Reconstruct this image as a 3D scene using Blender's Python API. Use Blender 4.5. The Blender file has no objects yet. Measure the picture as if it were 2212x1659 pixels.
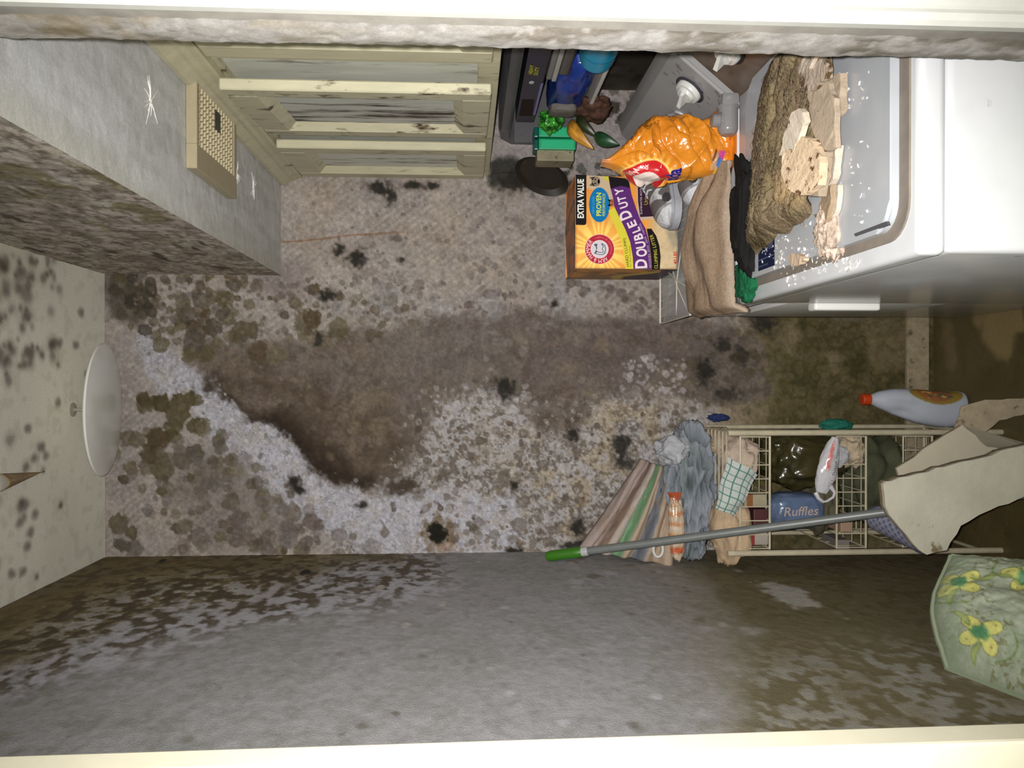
import bpy, bmesh, math, random
import numpy as np
from mathutils import Vector, Matrix, noise as mnoise
from mathutils.geometry import tessellate_polygon

SC = bpy.context.scene
COL = SC.collection
# ------------------------------------------------------------------ camera
EYE = np.array([0.0, 0.0, 1.53])
FOC = 1720.0
TH = math.atan(96 / FOC)            # looks slightly down
PSI = math.atan(6.5 / FOC)
cF = np.array([-math.sin(PSI) * math.cos(TH), math.cos(PSI) * math.cos(TH), -math.sin(TH)])
cY = np.array([math.cos(PSI), math.sin(PSI), 0.0])        # picture up = room right
cX = np.cross(cF, cY) * 1.0
if cX[2] > 0: cX = -cX                                     # picture right = room down
cam = bpy.data.cameras.new('camera'); camo = bpy.data.objects.new('camera', cam); COL.objects.link(camo)
cam.sensor_fit = 'HORIZONTAL'; cam.sensor_width = 36.0; cam.lens = 36.0 * FOC / 2212; cam.clip_start = 0.02
cz = -cF
camo.matrix_world = Matrix(((cX[0], cY[0], cz[0], EYE[0]), (cX[1], cY[1], cz[1], EYE[1]), (cX[2], cY[2], cz[2], EYE[2]), (0, 0, 0, 1)))
SC.camera = camo
# ------------------------------------------------------------------ world, phone flash, exposure
w = bpy.data.worlds.new('dim_room'); SC.world = w; w.use_nodes = True
w.node_tree.nodes['Background'].inputs[0].default_value = (0.95, 1.0, 0.80, 1)
w.node_tree.nodes['Background'].inputs[1].default_value = 0.6
fl = bpy.data.lights.new('phone_flash', 'SPOT'); flo = bpy.data.objects.new('phone_flash', fl); COL.objects.link(flo)
fl.energy = 185.0; fl.color = (1.0, 0.985, 0.97); fl.spot_size = math.radians(98); fl.spot_blend = 1.0; fl.shadow_soft_size = 0.006
flo.matrix_world = Matrix.Translation((0.012, 0.0, 0.018)) @ camo.matrix_world
SC.view_settings.view_transform = 'Standard'; SC.view_settings.look = 'None'; SC.view_settings.gamma = 1.0
SC.view_settings.use_curve_mapping = False; SC.view_settings.exposure = 0.0

# ------------------------------------------------------------------ helpers
def P(px, py, Y):
    """point at depth Y on the sight line through a photograph pixel"""
    d = cF * FOC + cX * (px - 1106) + cY * (829.5 - py)
    return EYE + d * ((Y - EYE[1]) / d[1])
def Pz(px, py, z):
    d = cF * FOC + cX * (px - 1106) + cY * (829.5 - py)
    return EYE + d * ((z - EYE[2]) / d[2])
def Px(px, py, x):
    d = cF * FOC + cX * (px - 1106) + cY * (829.5 - py)
    return EYE + d * ((x - EYE[0]) / d[0])
def proj(x, y, z):
    vx, vy, vz = x - EYE[0], y - EYE[1], z - EYE[2]
    f = vx * cF[0] + vy * cF[1] + vz * cF[2]; f = np.maximum(f, 1e-3)
    a = (vx * cX[0] + vy * cX[1] + vz * cX[2]) / f * FOC + 1106
    b = 829.5 - (vx * cY[0] + vy * cY[1] + vz * cY[2]) / f * FOC
    return a, b
def lin(c):
    c = np.clip(np.asarray(c, float), 0, 1)
    return np.where(c <= 0.04045, c / 12.92, ((c + 0.055) / 1.055) ** 2.4)
def C8(r, g, b): return np.array([r, g, b]) / 255.0
_T = [np.random.RandomState(100 + i).rand(256, 256) for i in range(8)]
def vnoise(x, y, s=0):
    T = _T[s % 8]; x = x + s * 17.31; y = y + s * 9.7
    xi = np.floor(x).astype(int); yi = np.floor(y).astype(int)
    fx = x - xi; fy = y - yi; fx = fx * fx * (3 - 2 * fx); fy = fy * fy * (3 - 2 * fy)
    a = T[xi & 255, yi & 255]; b = T[(xi + 1) & 255, yi & 255]; c = T[xi & 255, (yi + 1) & 255]; d = T[(xi + 1) & 255, (yi + 1) & 255]
    return (a * (1 - fx) + b * fx) * (1 - fy) + (c * (1 - fx) + d * fx) * fy
def fbm(x, y, o=4, s=0):
    t = 0; a = 0.5; n = 0
    for i in range(o):
        t = t + a * vnoise(x, y, s + i); n += a; a *= 0.5; x, y = (x * 1.6 - y * 1.2), (x * 1.2 + y * 1.6)
    return t / n
def ss(e0, e1, x):
    t = np.clip((x - e0) / (e1 - e0), 0, 1); return t * t * (3 - 2 * t)
def blend(C, m, col):
    C += (np.asarray(col) - C) * np.clip(m, 0, 1)[..., None]
def pmask(X, Y, pts, soft=12):
    pts = np.array(pts, float); ins = np.zeros(X.shape, bool); D = np.full(X.shape, 1e9)
    n = len(pts)
    for i in range(n):
        x0, y0 = pts[i]; x1, y1 = pts[(i + 1) % n]
        if y0 != y1:
            c = ((y0 > Y) != (y1 > Y)) & (X < (x1 - x0) * (Y - y0) / (y1 - y0) + x0); ins ^= c
        dx, dy = x1 - x0, y1 - y0; t = np.clip(((X - x0) * dx + (Y - y0) * dy) / (dx * dx + dy * dy + 1e-9), 0, 1)
        D = np.minimum(D, (X - x0 - t * dx) ** 2 + (Y - y0 - t * dy) ** 2)
    D = np.sqrt(D); D = np.where(ins, D, -D)
    return ss(-soft, soft, D)
def disc(C, X1, Y1, N, cx, cy, rx, ry, col, a=0.8, edge=0.22, wob=0.9, rim=0.0):
    i0, i1 = np.searchsorted(X1, [cx - rx * 1.7, cx + rx * 1.7]); j0, j1 = np.searchsorted(Y1, [cy - ry * 1.7, cy + ry * 1.7])
    if i1 - i0 < 1 or j1 - j0 < 1: return
    xx = (X1[i0:i1, None] - cx) / rx; yy = (Y1[None, j0:j1] - cy) / ry
    d = np.hypot(xx, yy) + (N[i0:i1, j0:j1] - 0.5) * wob
    m = a * (1 - ss(1 - edge, 1 + edge, d))
    if rim: m = m * (1 - rim + rim * ss(0.3, 1.0, d))
    C[i0:i1, j0:j1] += (np.asarray(col) - C[i0:i1, j0:j1]) * m[..., None]

# ------------------------------------------------------------------ materials
_M = {}
def mat(name, col=(0.8, 0.8, 0.8), rough=0.6, metal=0.0, vcol=False, nz=None, bump=None, trans=0.0, alpha=1.0, spec=0.5, coat=0.0, sub=0.0, grime=None, aniso=None, rvar=0.0):
    if name in _M: return _M[name]
    m = bpy.data.materials.new(name); m.use_nodes = True; nt = m.node_tree; N = nt.nodes; L = nt.links
    b = N['Principled BSDF']; b.inputs['Roughness'].default_value = rough; b.inputs['Metallic'].default_value = metal
    b.inputs['Specular IOR Level'].default_value = spec; b.inputs['Coat Weight'].default_value = coat
    b.inputs['Transmission Weight'].default_value = trans; b.inputs['Alpha'].default_value = alpha
    tc = N.new('ShaderNodeTexCoord')
    if vcol:
        a = N.new('ShaderNodeVertexColor'); a.layer_name = 'Col'; out = a.outputs['Color']
    else:
        r = N.new('ShaderNodeRGB'); r.outputs[0].default_value = (*lin(col), 1); out = r.outputs[0]
    def noise(sc, det=4, ro=0.6):
        n = N.new('ShaderNodeTexNoise'); n.inputs['Scale'].default_value = sc; n.inputs['Detail'].default_value = det; n.inputs['Roughness'].default_value = ro
        if aniso:
            mp = N.new('ShaderNodeMapping'); mp.inputs['Scale'].default_value = aniso; L.new(tc.outputs['Object'], mp.inputs[0]); L.new(mp.outputs[0], n.inputs['Vector'])
        else: L.new(tc.outputs['Object'], n.inputs['Vector'])
        return n
    if nz:
        n = noise(nz[0]); mr = N.new('ShaderNodeMapRange'); mr.inputs['From Min'].default_value = 0.3; mr.inputs['From Max'].default_value = 0.7
        mr.inputs['To Min'].default_value = 1 - nz[1]; mr.inputs['To Max'].default_value = 1 + nz[1] * 0.6; L.new(n.outputs['Fac'], mr.inputs[0])
        mx = N.new('ShaderNodeMix'); mx.data_type = 'RGBA'; mx.blend_type = 'MULTIPLY'; mx.inputs['Factor'].default_value = 1
        L.new(out, mx.inputs['A']); L.new(mr.outputs[0], mx.inputs['B']); out = mx.outputs['Result']
    if grime:                                    # (colour, noise scale, threshold, softness): dirt blotches with a shape of their own
        n = noise(grime[1], 6, 0.65); mr = N.new('ShaderNodeMapRange'); mr.inputs['From Min'].default_value = grime[2]; mr.inputs['From Max'].default_value = grime[2] + grime[3]
        L.new(n.outputs['Fac'], mr.inputs[0]); mx = N.new('ShaderNodeMix'); mx.data_type = 'RGBA'
        L.new(mr.outputs[0], mx.inputs['Factor']); L.new(out, mx.inputs['A']); mx.inputs['B'].default_value = (*lin(grime[0]), 1); out = mx.outputs['Result']
    L.new(out, b.inputs['Base Color'])
    if rvar:
        n = noise(9); mr = N.new('ShaderNodeMapRange'); mr.inputs['To Min'].default_value = max(rough - rvar, 0.03); mr.inputs['To Max'].default_value = rough + rvar
        L.new(n.outputs['Fac'], mr.inputs[0]); L.new(mr.outputs[0], b.inputs['Roughness'])
    if bump:
        n = noise(bump[0], 5); bp = N.new('ShaderNodeBump'); bp.inputs['Strength'].default_value = bump[1]; bp.inputs['Distance'].default_value = bump[2] if len(bump) > 2 else 0.004
        L.new(n.outputs['Fac'], bp.inputs['Height']); L.new(bp.outputs[0], b.inputs['Normal'])
    _M[name] = m; return m

# ------------------------------------------------------------------ objects
def link(name, me, m=None, parent=None, smooth=False, mats=None):
    o = bpy.data.objects.new(name, me); COL.objects.link(o)
    for x in (mats or ([m] if m else [])): me.materials.append(x)
    if smooth: me.polygons.foreach_set('use_smooth', [True] * len(me.polygons))
    if parent: o.parent = parent
    return o
def tag(o, label=None, cat=None, group=None, kind=None):
    if label: o['label'] = label
    if cat: o['category'] = cat
    if group: o['group'] = group
    if kind: o['kind'] = kind
    return o
def thing(name, label, cat, loc=(0, 0, 0), group=None, rot=(0, 0, 0)):
    o = bpy.data.objects.new(name, None); COL.objects.link(o); o.location = loc; o.rotation_euler = rot; o.empty_display_size = 0.05
    return tag(o, label, cat, group)
def setcol(me, rgb):
    a = me.color_attributes.new('Col', 'FLOAT_COLOR', 'POINT')
    c = np.ones((len(me.vertices), 4)); c[:, :3] = lin(rgb); a.data.foreach_set('color', c.ravel())
def mesh(name, V, Fs, rgb=None):
    me = bpy.data.meshes.new(name); me.from_pydata([tuple(map(float, v)) for v in V], [], Fs); me.update()
    if rgb is not None: setcol(me, rgb)
    return me
def gridmesh(name, X, Y, Z, rgb=None, cu=False, cv=False, flip=False):
    """mesh of a (n,m) lattice of points; cu / cv close it"""
    n, m = X.shape; me = bpy.data.meshes.new(name)
    co = np.stack([X, Y, Z], -1).reshape(-1, 3)
    I = np.arange(n if cu else n - 1); J = np.arange(m if cv else m - 1); I, J = np.meshgrid(I, J, indexing='ij')
    I2 = (I + 1) % n; J2 = (J + 1) % m
    q = np.stack([I * m + J, I2 * m + J, I2 * m + J2, I * m + J2], -1).reshape(-1, 4)
    if flip: q = q[:, ::-1]
    nf = len(q)
    me.vertices.add(len(co)); me.vertices.foreach_set('co', co.ravel())
    me.loops.add(nf * 4); me.loops.foreach_set('vertex_index', q.ravel().astype(np.int32))
    me.polygons.add(nf); me.polygons.foreach_set('loop_start', np.arange(0, nf * 4, 4, dtype=np.int32))
    me.update(calc_edges=True); me.validate()
    if rgb is not None: setcol(me, np.asarray(rgb).reshape(-1, 3))
    return me
class B:
    """bmesh collector"""
    def __init__(s): s.bm = bmesh.new()
    def box(s, c, d, rot=None, bev=0.0, seg=2):
        r = bmesh.ops.create_cube(s.bm, size=1.0); vs = r['verts']
        M = Matrix.Translation(c) @ (rot.to_4x4() if rot else Matrix.Identity(4)) @ Matrix.Diagonal((*d, 1))
        bmesh.ops.transform(s.bm, matrix=M, verts=vs)
        if bev:
            es = list({e for v in vs for e in v.link_edges})
            bmesh.ops.bevel(s.bm, geom=es, offset=bev, segments=seg, profile=0.6, affect='EDGES')
        return s
    def b2(s, lo, hi, bev=0.0, seg=2):
        lo, hi = np.array(lo, float), np.array(hi, float); return s.box(tuple((lo + hi) / 2), tuple(hi - lo), None, bev, seg)
    def tube(s, pts, r, n=8, cap=True, rs=None):
        pts = [Vector(p) for p in pts]; rings = []; k = len(pts); up = None
        for i, p in enumerate(pts):
            t = (pts[min(i + 1, k - 1)] - pts[max(i - 1, 0)]).normalized()
            if up is None: up = t.orthogonal().normalized()
            up = (up - t * up.dot(t)).normalized(); w_ = t.cross(up); rr = rs[i] if rs else r
            rings.append([s.bm.verts.new(p + (up * math.cos(a) + w_ * math.sin(a)) * rr) for a in [2 * math.pi * j / n for j in range(n)]])
        for a, b in zip(rings, rings[1:]):
            for j in range(n): s.bm.faces.new((a[j], a[(j + 1) % n], b[(j + 1) % n], b[j]))
        if cap: s.bm.faces.new(rings[0][::-1]); s.bm.faces.new(rings[-1])
        return s
    def lathe(s, prof, c=(0, 0, 0), ax=None, n=24, sx=1, sy=1):
        """prof: (radius, height) pairs along axis ax from c"""
        M = Vector((0, 0, 1)).rotation_difference(Vector(ax)).to_matrix() if ax is not None else Matrix.Identity(3)
        rings = []; c = Vector(c)
        for r, h in prof:
            rings.append([s.bm.verts.new(c + M @ Vector((r * sx * math.cos(2 * math.pi * j / n), r * sy * math.sin(2 * math.pi * j / n), h))) for j in range(n)])
        for a, b in zip(rings, rings[1:]):
            for j in range(n): s.bm.faces.new((a[j], a[(j + 1) % n], b[(j + 1) % n], b[j]))
        s.bm.faces.new(rings[0][::-1]); s.bm.faces.new(rings[-1]); return s
    def prism(s, pts, lo, hi, ax=2):
        """polygon pts in the two other axes, extruded from lo to hi along ax"""
        def mk(p, h):
            v = [p[0], p[1]]; v.insert(ax, h); return s.bm.verts.new(v)
        a = [mk(p, lo) for p in pts]; b = [mk(p, hi) for p in pts]; n = len(pts)
        s.bm.faces.new(a[::-1]); s.bm.faces.new(b)
        for i in range(n): s.bm.faces.new((a[i], a[(i + 1) % n], b[(i + 1) % n], b[i]))
        return s
    def hull(s, pts):
        vs = [s.bm.verts.new(p) for p in pts]; r = bmesh.ops.convex_hull(s.bm, input=vs)
        bmesh.ops.delete(s.bm, geom=[g for g in r['geom_interior'] if isinstance(g, bmesh.types.BMVert)] , context='VERTS') if r['geom_interior'] else None
        return s
    def done(s, name, m, parent=None, smooth=False):
        bmesh.ops.recalc_face_normals(s.bm, faces=s.bm.faces)
        me = bpy.data.meshes.new(name); s.bm.to_mesh(me); s.bm.free()
        o = link(name, me, m, parent)
        if smooth:
            me.polygons.foreach_set('use_smooth', [True] * len(me.polygons))
            try: me.set_sharp_from_angle(angle=math.radians(38))
            except Exception: pass
        return o
def solid(o, t, off=0.0):
    md = o.modifiers.new('thickness', 'SOLIDIFY'); md.thickness = t; md.offset = off; return o
def subd(o, n=1):
    md = o.modifiers.new('smooth', 'SUBSURF'); md.levels = n; md.render_levels = n; return o
_tc = {}
def text_polys(s, bold=0.0, res=3):
    k = (s, bold, res)
    if k in _tc: return _tc[k]
    cu = bpy.data.curves.new('lettering', 'FONT'); cu.body = s; cu.size = 1.0; cu.offset = bold; cu.resolution_u = res; cu.fill_mode = 'FRONT'
    o = bpy.data.objects.new('lettering', cu); COL.objects.link(o); bpy.context.view_layer.update()
    me = bpy.data.meshes.new_from_object(o.evaluated_get(bpy.context.evaluated_depsgraph_get()))
    V = np.array([v.co[:2] for v in me.vertices]).reshape(-1, 2); F = [list(p.vertices) for p in me.polygons]
    bpy.data.objects.remove(o); bpy.data.curves.remove(cu); bpy.data.meshes.remove(me)
    _tc[k] = (V, F); return V, F
class Print:
    """flat print: coloured shapes in 2-D, each layer a hair above the last, mapped onto a surface"""
    def __init__(s): s.V = []; s.F = []; s.C = []; s.L = []
    def add(s, V, F, col, layer):
        b = len(s.V); s.V += [tuple(v) for v in V]; s.F += [[i + b for i in f] for f in F]; s.C += [col] * len(V); s.L += [layer] * len(V)
    def poly(s, pts, col, layer=1):
        t = tessellate_polygon([[Vector((p[0], p[1], 0)) for p in pts]]); s.add(pts, [list(x) for x in t], col, layer); return s
    def ell(s, c, rx, ry, col, layer=1, n=40, a0=0, a1=360):
        return s.poly([(c[0] + rx * math.cos(math.radians(a0 + (a1 - a0) * i / n)), c[1] + ry * math.sin(math.radians(a0 + (a1 - a0) * i / n))) for i in range(n)], col, layer)
    def text(s, t, pos, h=None, w=None, col=(1, 1, 1), rot=0, layer=3, bold=0.012, fn=None, center=False, shear=0):
        V, F = text_polys(t, bold)
        if len(V) == 0: return s
        lo, hi = V.min(0), V.max(0); V = V - lo; W, H = hi - lo
        ky = (h / H) if h else None; kx = (w / W) if w else None
        if ky is None: ky = kx
        if kx is None: kx = ky
        V = V * [kx, ky]
        if center: V = V - [W * kx / 2, H * ky / 2]
        V[:, 0] += shear * V[:, 1]
        if fn is not None: V = np.array([fn(*v) for v in V])
        else:
            c, sn = math.cos(rot), math.sin(rot); V = np.stack([V[:, 0] * c - V[:, 1] * sn + pos[0], V[:, 0] * sn + V[:, 1] * c + pos[1]], -1)
        s.add(V, F, col, layer); return s
    def done(s, name, m, fn, parent=None, step=0.00025):
        V = [fn(v[0], v[1], l * step) for v, l in zip(s.V, s.L)]
        return link(name, mesh(name, V, s.F, np.array(s.C)), m, parent)
def lump(name, c, r, seed, colf, m, parent=None, amp=0.25, fr=2.0, nu=64, nv=36, ridge=False, rot=None, flat=None, pw=1.0):
    """crumpled closed body: a sphere pushed about by noise; colf(u, v, n) gives its colours"""
    c = Vector(c); U = np.linspace(0, 2 * np.pi, nu, endpoint=False); Vv = np.linspace(0.02, np.pi - 0.02, nv)
    X = np.zeros((nu, nv)); Y = X.copy(); Z = X.copy(); Nn = X.copy(); R = rot.to_matrix() if rot else Matrix.Identity(3)
    sd = Vector((seed * 7.3, seed * 3.1, seed * 1.7))
    sg = lambda t: math.copysign(abs(t) ** pw, t)
    for i, u in enumerate(U):
        for j, v in enumerate(Vv):
            d = Vector((math.sin(v) * math.cos(u), math.sin(v) * math.sin(u), math.cos(v)))
            n = mnoise.fractal(d * fr + sd, 0.9, 2.0, 4)
            if ridge: n = 0.5 - 1.6 * abs(n)
            k = 1 + amp * n
            p = Vector((sg(d.x) * r[0] * k, sg(d.y) * r[1] * k, sg(d.z) * r[2] * k))
            p = R @ p
            if flat is not None: p.z = max(p.z, flat)
            X[i, j], Y[i, j], Z[i, j] = p + c; Nn[i, j] = n
    UU, VV = np.meshgrid(U / (2 * np.pi), Vv / np.pi, indexing='ij')
    me = gridmesh(name, X, Y, Z, colf(UU, VV, Nn), cu=True)
    bm = bmesh.new(); bm.from_mesh(me); bmesh.ops.holes_fill(bm, edges=[e for e in bm.edges if e.is_boundary]); bmesh.ops.recalc_face_normals(bm, faces=bm.faces); bm.to_mesh(me); bm.free()
    return link(name, me, m, parent, True)
def plain(col, var=0.12, dark=None):
    col = np.asarray(col, float)
    def f(u, v, n):
        k = 1 + var * (fbm(u * 14, v * 9, 4, 3) - 0.5) * 2
        return np.clip(col * k[..., None], 0, 1)
    return f
def sheet(name, c00, c10, c11, c01, off, colf, m, parent=None, nu=60, nv=60, thick=0.004):
    """draped patch over four corners; off(u, v) -> (dx, dy, dz)"""
    u, v = np.meshgrid(np.linspace(0, 1, nu), np.linspace(0, 1, nv), indexing='ij')
    c00, c10, c11, c01 = [np.asarray(a, float) for a in (c00, c10, c11, c01)]
    Q = (c00 * ((1 - u) * (1 - v))[..., None] + c10 * (u * (1 - v))[..., None] + c11 * (u * v)[..., None] + c01 * ((1 - u) * v)[..., None])
    dx, dy, dz = off(u, v)
    me = gridmesh(name, Q[..., 0] + dx, Q[..., 1] + dy, Q[..., 2] + dz, colf(u, v))
    o = link(name, me, m, parent, True)
    if thick: solid(o, thick)
    return o
# ================================================================== the room
YB, XL, XR, ZC = 2.54, -0.547, 0.935, 2.654       # back wall, left wall, right wall, ceiling
ZS, XS = 2.115, 0.332                             # soffit underside, soffit side
rnd = random.Random(7)
MW = mat('mould_wall', vcol=True, rough=0.85, nz=(380, 0.24), bump=(240, 0.5, 0.003), spec=0.2)
MWS = mat('mould_wall_smooth', vcol=True, rough=0.85, nz=(300, 0.14), bump=(120, 0.25, 0.002), spec=0.2)
MWet = mat('wet_wall', vcol=True, rough=0.6, nz=(300, 0.14), bump=(120, 0.5, 0.003), spec=0.3)

def back_wall():
    X1 = np.arange(212, 2040, 2.5); Y1 = np.arange(165, 1222, 2.5)
    X, Y = np.meshgrid(X1, Y1, indexing='ij')
    wx = X + 46 * (fbm(X / 60, Y / 60, 5, 1) - 0.5) + 16 * (fbm(X / 11, Y / 11, 3, 2) - 0.5)
    fx_ = 10 * (fbm(X / 5, Y / 5, 3, 5) - 0.5); fy_ = 10 * (fbm(X / 5 + 7, Y / 5, 3, 6) - 0.5)
    wy = Y + 46 * (fbm(X / 60 + 9, Y / 60, 5, 3) - 0.5) + 16 * (fbm(X / 11, Y / 11 + 5, 3, 4) - 0.5)
    sx_, sy_ = wx + fx_, wy + fy_
    n1 = fbm(X / 140, Y / 140, 5, 0); n2 = fbm(X / 26, Y / 26, 5, 5); n3 = fbm(X / 9, Y / 9, 4, 6); n4 = fbm(X / 5, Y / 5, 3, 2)
    N = fbm(X / 8, Y / 8, 3, 7)
    C = np.empty(X.shape + (3,)); C[:] = C8(160, 151, 144)
    blend(C, ss(0.45, 0.65, n1) * 0.6, C8(166, 153, 141)); blend(C, ss(0.4, 0.7, n2) * 0.35, C8(150, 141, 139))
    blend(C, ss(0.5, 0.62, fbm(X / 70, Y / 70, 4, 4)) * 0.3 * ss(900, 500, Y), C8(148, 132, 114))
    # fine diagonal weave of the wall paper
    wv = np.sin((X * 0.75 + Y) / 5.5 * 2.2) * 0.5 + 0.5
    C *= (1 - 0.075 * wv * ss(0.35, 0.6, fbm(X / 55, Y / 55, 3, 3)))[..., None]
    # lower right: olive, wet
    m = ss(1490, 1660, wx + 0.10 * (wy - 800)); blend(C, m * 0.75, C8(118, 104, 78))
    m = pmask(wx, wy, [(1650, 560), (2100, 560), (2100, 1210), (1620, 1210), (1600, 1000), (1650, 900)], 60) * (0.6 + 0.4 * ss(0.36, 0.56, n2))
    blend(C, m, C8(74, 67, 37)); blend(C, m * ss(0.5, 0.68, n2) * 0.55, C8(112, 98, 72)); blend(C, m * ss(0.55, 0.72, fbm(X / 40, Y / 40, 4, 2)) * 0.5, C8(54, 52, 28))
    for pts, a in (([(1690, 690), (1730, 680), (1725, 720), (1700, 760), (1685, 740)], 0.6), ([(1860, 690), (1960, 690), (1960, 790), (1880, 790)], 0.35), ([(1790, 770), (1825, 780), (1825, 810), (1795, 800)], 0.55), ([(1560, 880), (1660, 880), (1660, 925), (1530, 925)], 0.5)):
        blend(C, pmask(wx, wy, pts, 14) * a, C8(140, 124, 98))
    # big dark stain through the middle
    dark = [(405, 765), (470, 735), (560, 745), (660, 740), (760, 700), (860, 705), (1000, 680), (1150, 675), (1300, 690), (1450, 680), (1560, 695), (1650, 740), (1660, 850), (1560, 890), (1470, 850), (1380, 850), (1290, 880), (1255, 925), (1180, 955), (1140, 900), (1110, 865), (1010, 850), (950, 890), (930, 960), (880, 1010), (770, 1055), (705, 1025), (640, 965), (590, 930), (505, 885), (450, 830)]
    md = pmask(sx_, sy_, dark, 14)
    blend(C, md * (0.8 + 0.2 * n2), C8(104, 94, 86))
    g = pmask(wx, wy, [(430, 790), (560, 790), (700, 830), (820, 860), (900, 950), (870, 1010), (760, 1050), (650, 970), (560, 920), (470, 870)], 36)
    blend(C, g * 0.75, C8(84, 70, 56)); blend(C, md * ss(0.52, 0.7, n2) * 0.45, C8(126, 112, 100)); blend(C, md * ss(0.54, 0.7, n3) * 0.35, C8(82, 72, 64))
    blend(C, md * ss(0.50, 0.62, fbm(X / 14, Y / 14, 5, 2)) * 0.4, C8(124, 112, 102)); blend(C, md * ss(0.48, 0.36, fbm(X / 18, Y / 18, 5, 6)) * 0.45, C8(78, 68, 60))
    g = pmask(wx, wy, [(520, 890), (600, 945), (720, 1040), (820, 1050), (760, 990), (640, 900)], 22); blend(C, g * 0.85, C8(58, 46, 36))
    blend(C, pmask(wx, wy, [(1100, 700), (1500, 690), (1600, 760), (1420, 840), (1150, 840)], 60) * 0.45, C8(98, 86, 84))
    # blurred rings inside the stain
    for i in range(230):
        x, y = rnd.uniform(430, 1500), rnd.uniform(700, 1020)
        ix, iy = int((x - 212) / 2.5), int((y - 165) / 2.5)
        if md[ix, iy] < 0.5: continue
        r = rnd.uniform(8, 24); c = rnd.choice([C8(126, 112, 98), C8(112, 98, 84), C8(84, 70, 58), C8(120, 108, 104), C8(130, 116, 92), C8(94, 80, 72)])
        disc(C, X1, Y1, N, x, y, r, r, c, rnd.uniform(0.2, 0.5), 0.5, 0.7)
    # mottled pale zone below the stain
    mz = pmask(wx, wy, [(880, 1010), (940, 880), (1010, 850), (1100, 870), (1150, 940), (1240, 940), (1300, 870), (1400, 860), (1500, 880), (1550, 930), (1560, 1240), (700, 1240), (780, 1080)], 34)
    qx_ = X + 22 * (n2 - 0.5) * 2; qy_ = Y + 22 * (fbm(X / 26 + 4, Y / 26, 4, 3) - 0.5) * 2; cr = 0.55 * fbm(qx_ / 17, qy_ / 17, 5, 1) + 0.45 * fbm(X / 5, Y / 5, 3, 7)
    blend(C, mz * ss(0.40, 0.52, cr) * 0.9, C8(170, 165, 165)); blend(C, mz * ss(0.47, 0.38, cr) * 0.85, C8(106, 97, 90))
    blend(C, mz * ss(0.52, 0.66, fbm(X / 45, Y / 45, 4, 6)) * 0.55 * ss(900, 1250, X), C8(166, 147, 116)); blend(C, mz * ss(0.585, 0.64, n3) * 0.6, C8(96, 86, 76))
    # white crust that runs down in a diagonal band and spreads along the corner
    band = [(295, 735), (345, 725), (420, 790), (480, 860), (560, 905), (640, 965), (700, 1030), (790, 1065), (900, 1050), (1000, 1060), (1110, 1090), (1130, 1160), (1080, 1196), (760, 1196), (700, 1130), (610, 1085), (540, 1010), (470, 960), (420, 890), (350, 835), (310, 790)]
    # deep brown hem where the stain meets the white crust
    for seg, wd_ in (([(440, 825), (500, 880), (585, 925), (640, 960)], 30), ([(640, 960), (700, 1022), (760, 1056)], 40), ([(760, 1056), (800, 1048)], 26)):
        for (xa, ya), (xb, yb) in zip(seg, seg[1:]):
            tt_ = np.clip(((sx_ - xa) * (xb - xa) + (sy_ - ya) * (yb - ya)) / ((xb - xa) ** 2 + (yb - ya) ** 2), 0, 1); dd = np.hypot(sx_ - xa - tt_ * (xb - xa), sy_ - ya - tt_ * (yb - ya)); blend(C, md * ss(wd_, wd_ * .2, dd) * 0.7, C8(44, 35, 28))
    band = [(290, 735), (335, 722), (375, 765), (430, 800), (490, 862), (575, 915), (640, 958), (705, 1032), (790, 1065), (900, 1050), (1000, 1060), (1110, 1080), (1140, 1150), (1100, 1196), (800, 1196), (740, 1150), (640, 1105), (560, 1040), (490, 985), (440, 915), (385, 862), (330, 820), (300, 780)]
    mb = pmask(sx_, sy_, band, 9); mb = np.maximum(mb, pmask(wx, wy, band, 34) * ss(0.46, 0.54, fbm(X / 8, Y / 8, 4, 0)) * 0.9 * ss(0.9, 0.5, md)); cc = 0.6 * fbm(qx_ / 12, qy_ / 12, 4, 3) + 0.4 * fbm(X / 4, Y / 4, 3, 1)
    blend(C, mb * (0.62 + 0.38 * ss(0.38, 0.52, cc)), C8(178, 176, 184)); blend(C, mb * ss(0.58, 0.66, cc) * 0.6, C8(126, 120, 120)); blend(C, mb * ss(0.56, 0.7, n2) * 0.35, C8(166, 156, 140))
    # edge of dark brown right above the band
    # round colonies -------------------------------------------------
    def sow(n, poly, rr, cols, a=(0.6, 0.95), wob=0.75, edge=0.11, rim=0.14):
        xs = [p[0] for p in poly]; ys = [p[1] for p in poly]; k = 0
        px_, py_ = np.array([[rnd.uniform(min(xs), max(xs)) for _ in range(n)], [rnd.uniform(min(ys), max(ys)) for _ in range(n)]])
        ok = pmask(px_, py_, poly, 1) > 0.5
        for x, y, o in zip(px_, py_, ok):
            if o:
                r = rr[0] + (rr[1] - rr[0]) * rnd.random() ** 2; disc(C, X1, Y1, N, x, y, r * rnd.uniform(0.85, 1.15), r, rnd.choice(cols), rnd.uniform(*a), edge, wob, rim)
    olive = [C8(92, 82, 60), C8(98, 88, 70), C8(80, 66, 48), C8(108, 98, 80), C8(84, 76, 66), C8(112, 102, 88)]
    grey = [C8(110, 102, 98), C8(102, 90, 82), C8(120, 112, 110), C8(92, 82, 76), C8(106, 94, 88)]
    blend(C, pmask(wx, wy, [(228, 585), (300, 590), (340, 660), (290, 710), (228, 690)], 20) * 0.75, C8(74, 66, 56))
    sow(120, [(235, 590), (700, 600), (620, 720), (300, 730)], (4, 14), olive + grey, (0.5, 0.9))
    sow(70, [(235, 590), (560, 590), (560, 760), (300, 760)], (7, 20), olive, (0.6, 0.9))
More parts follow.
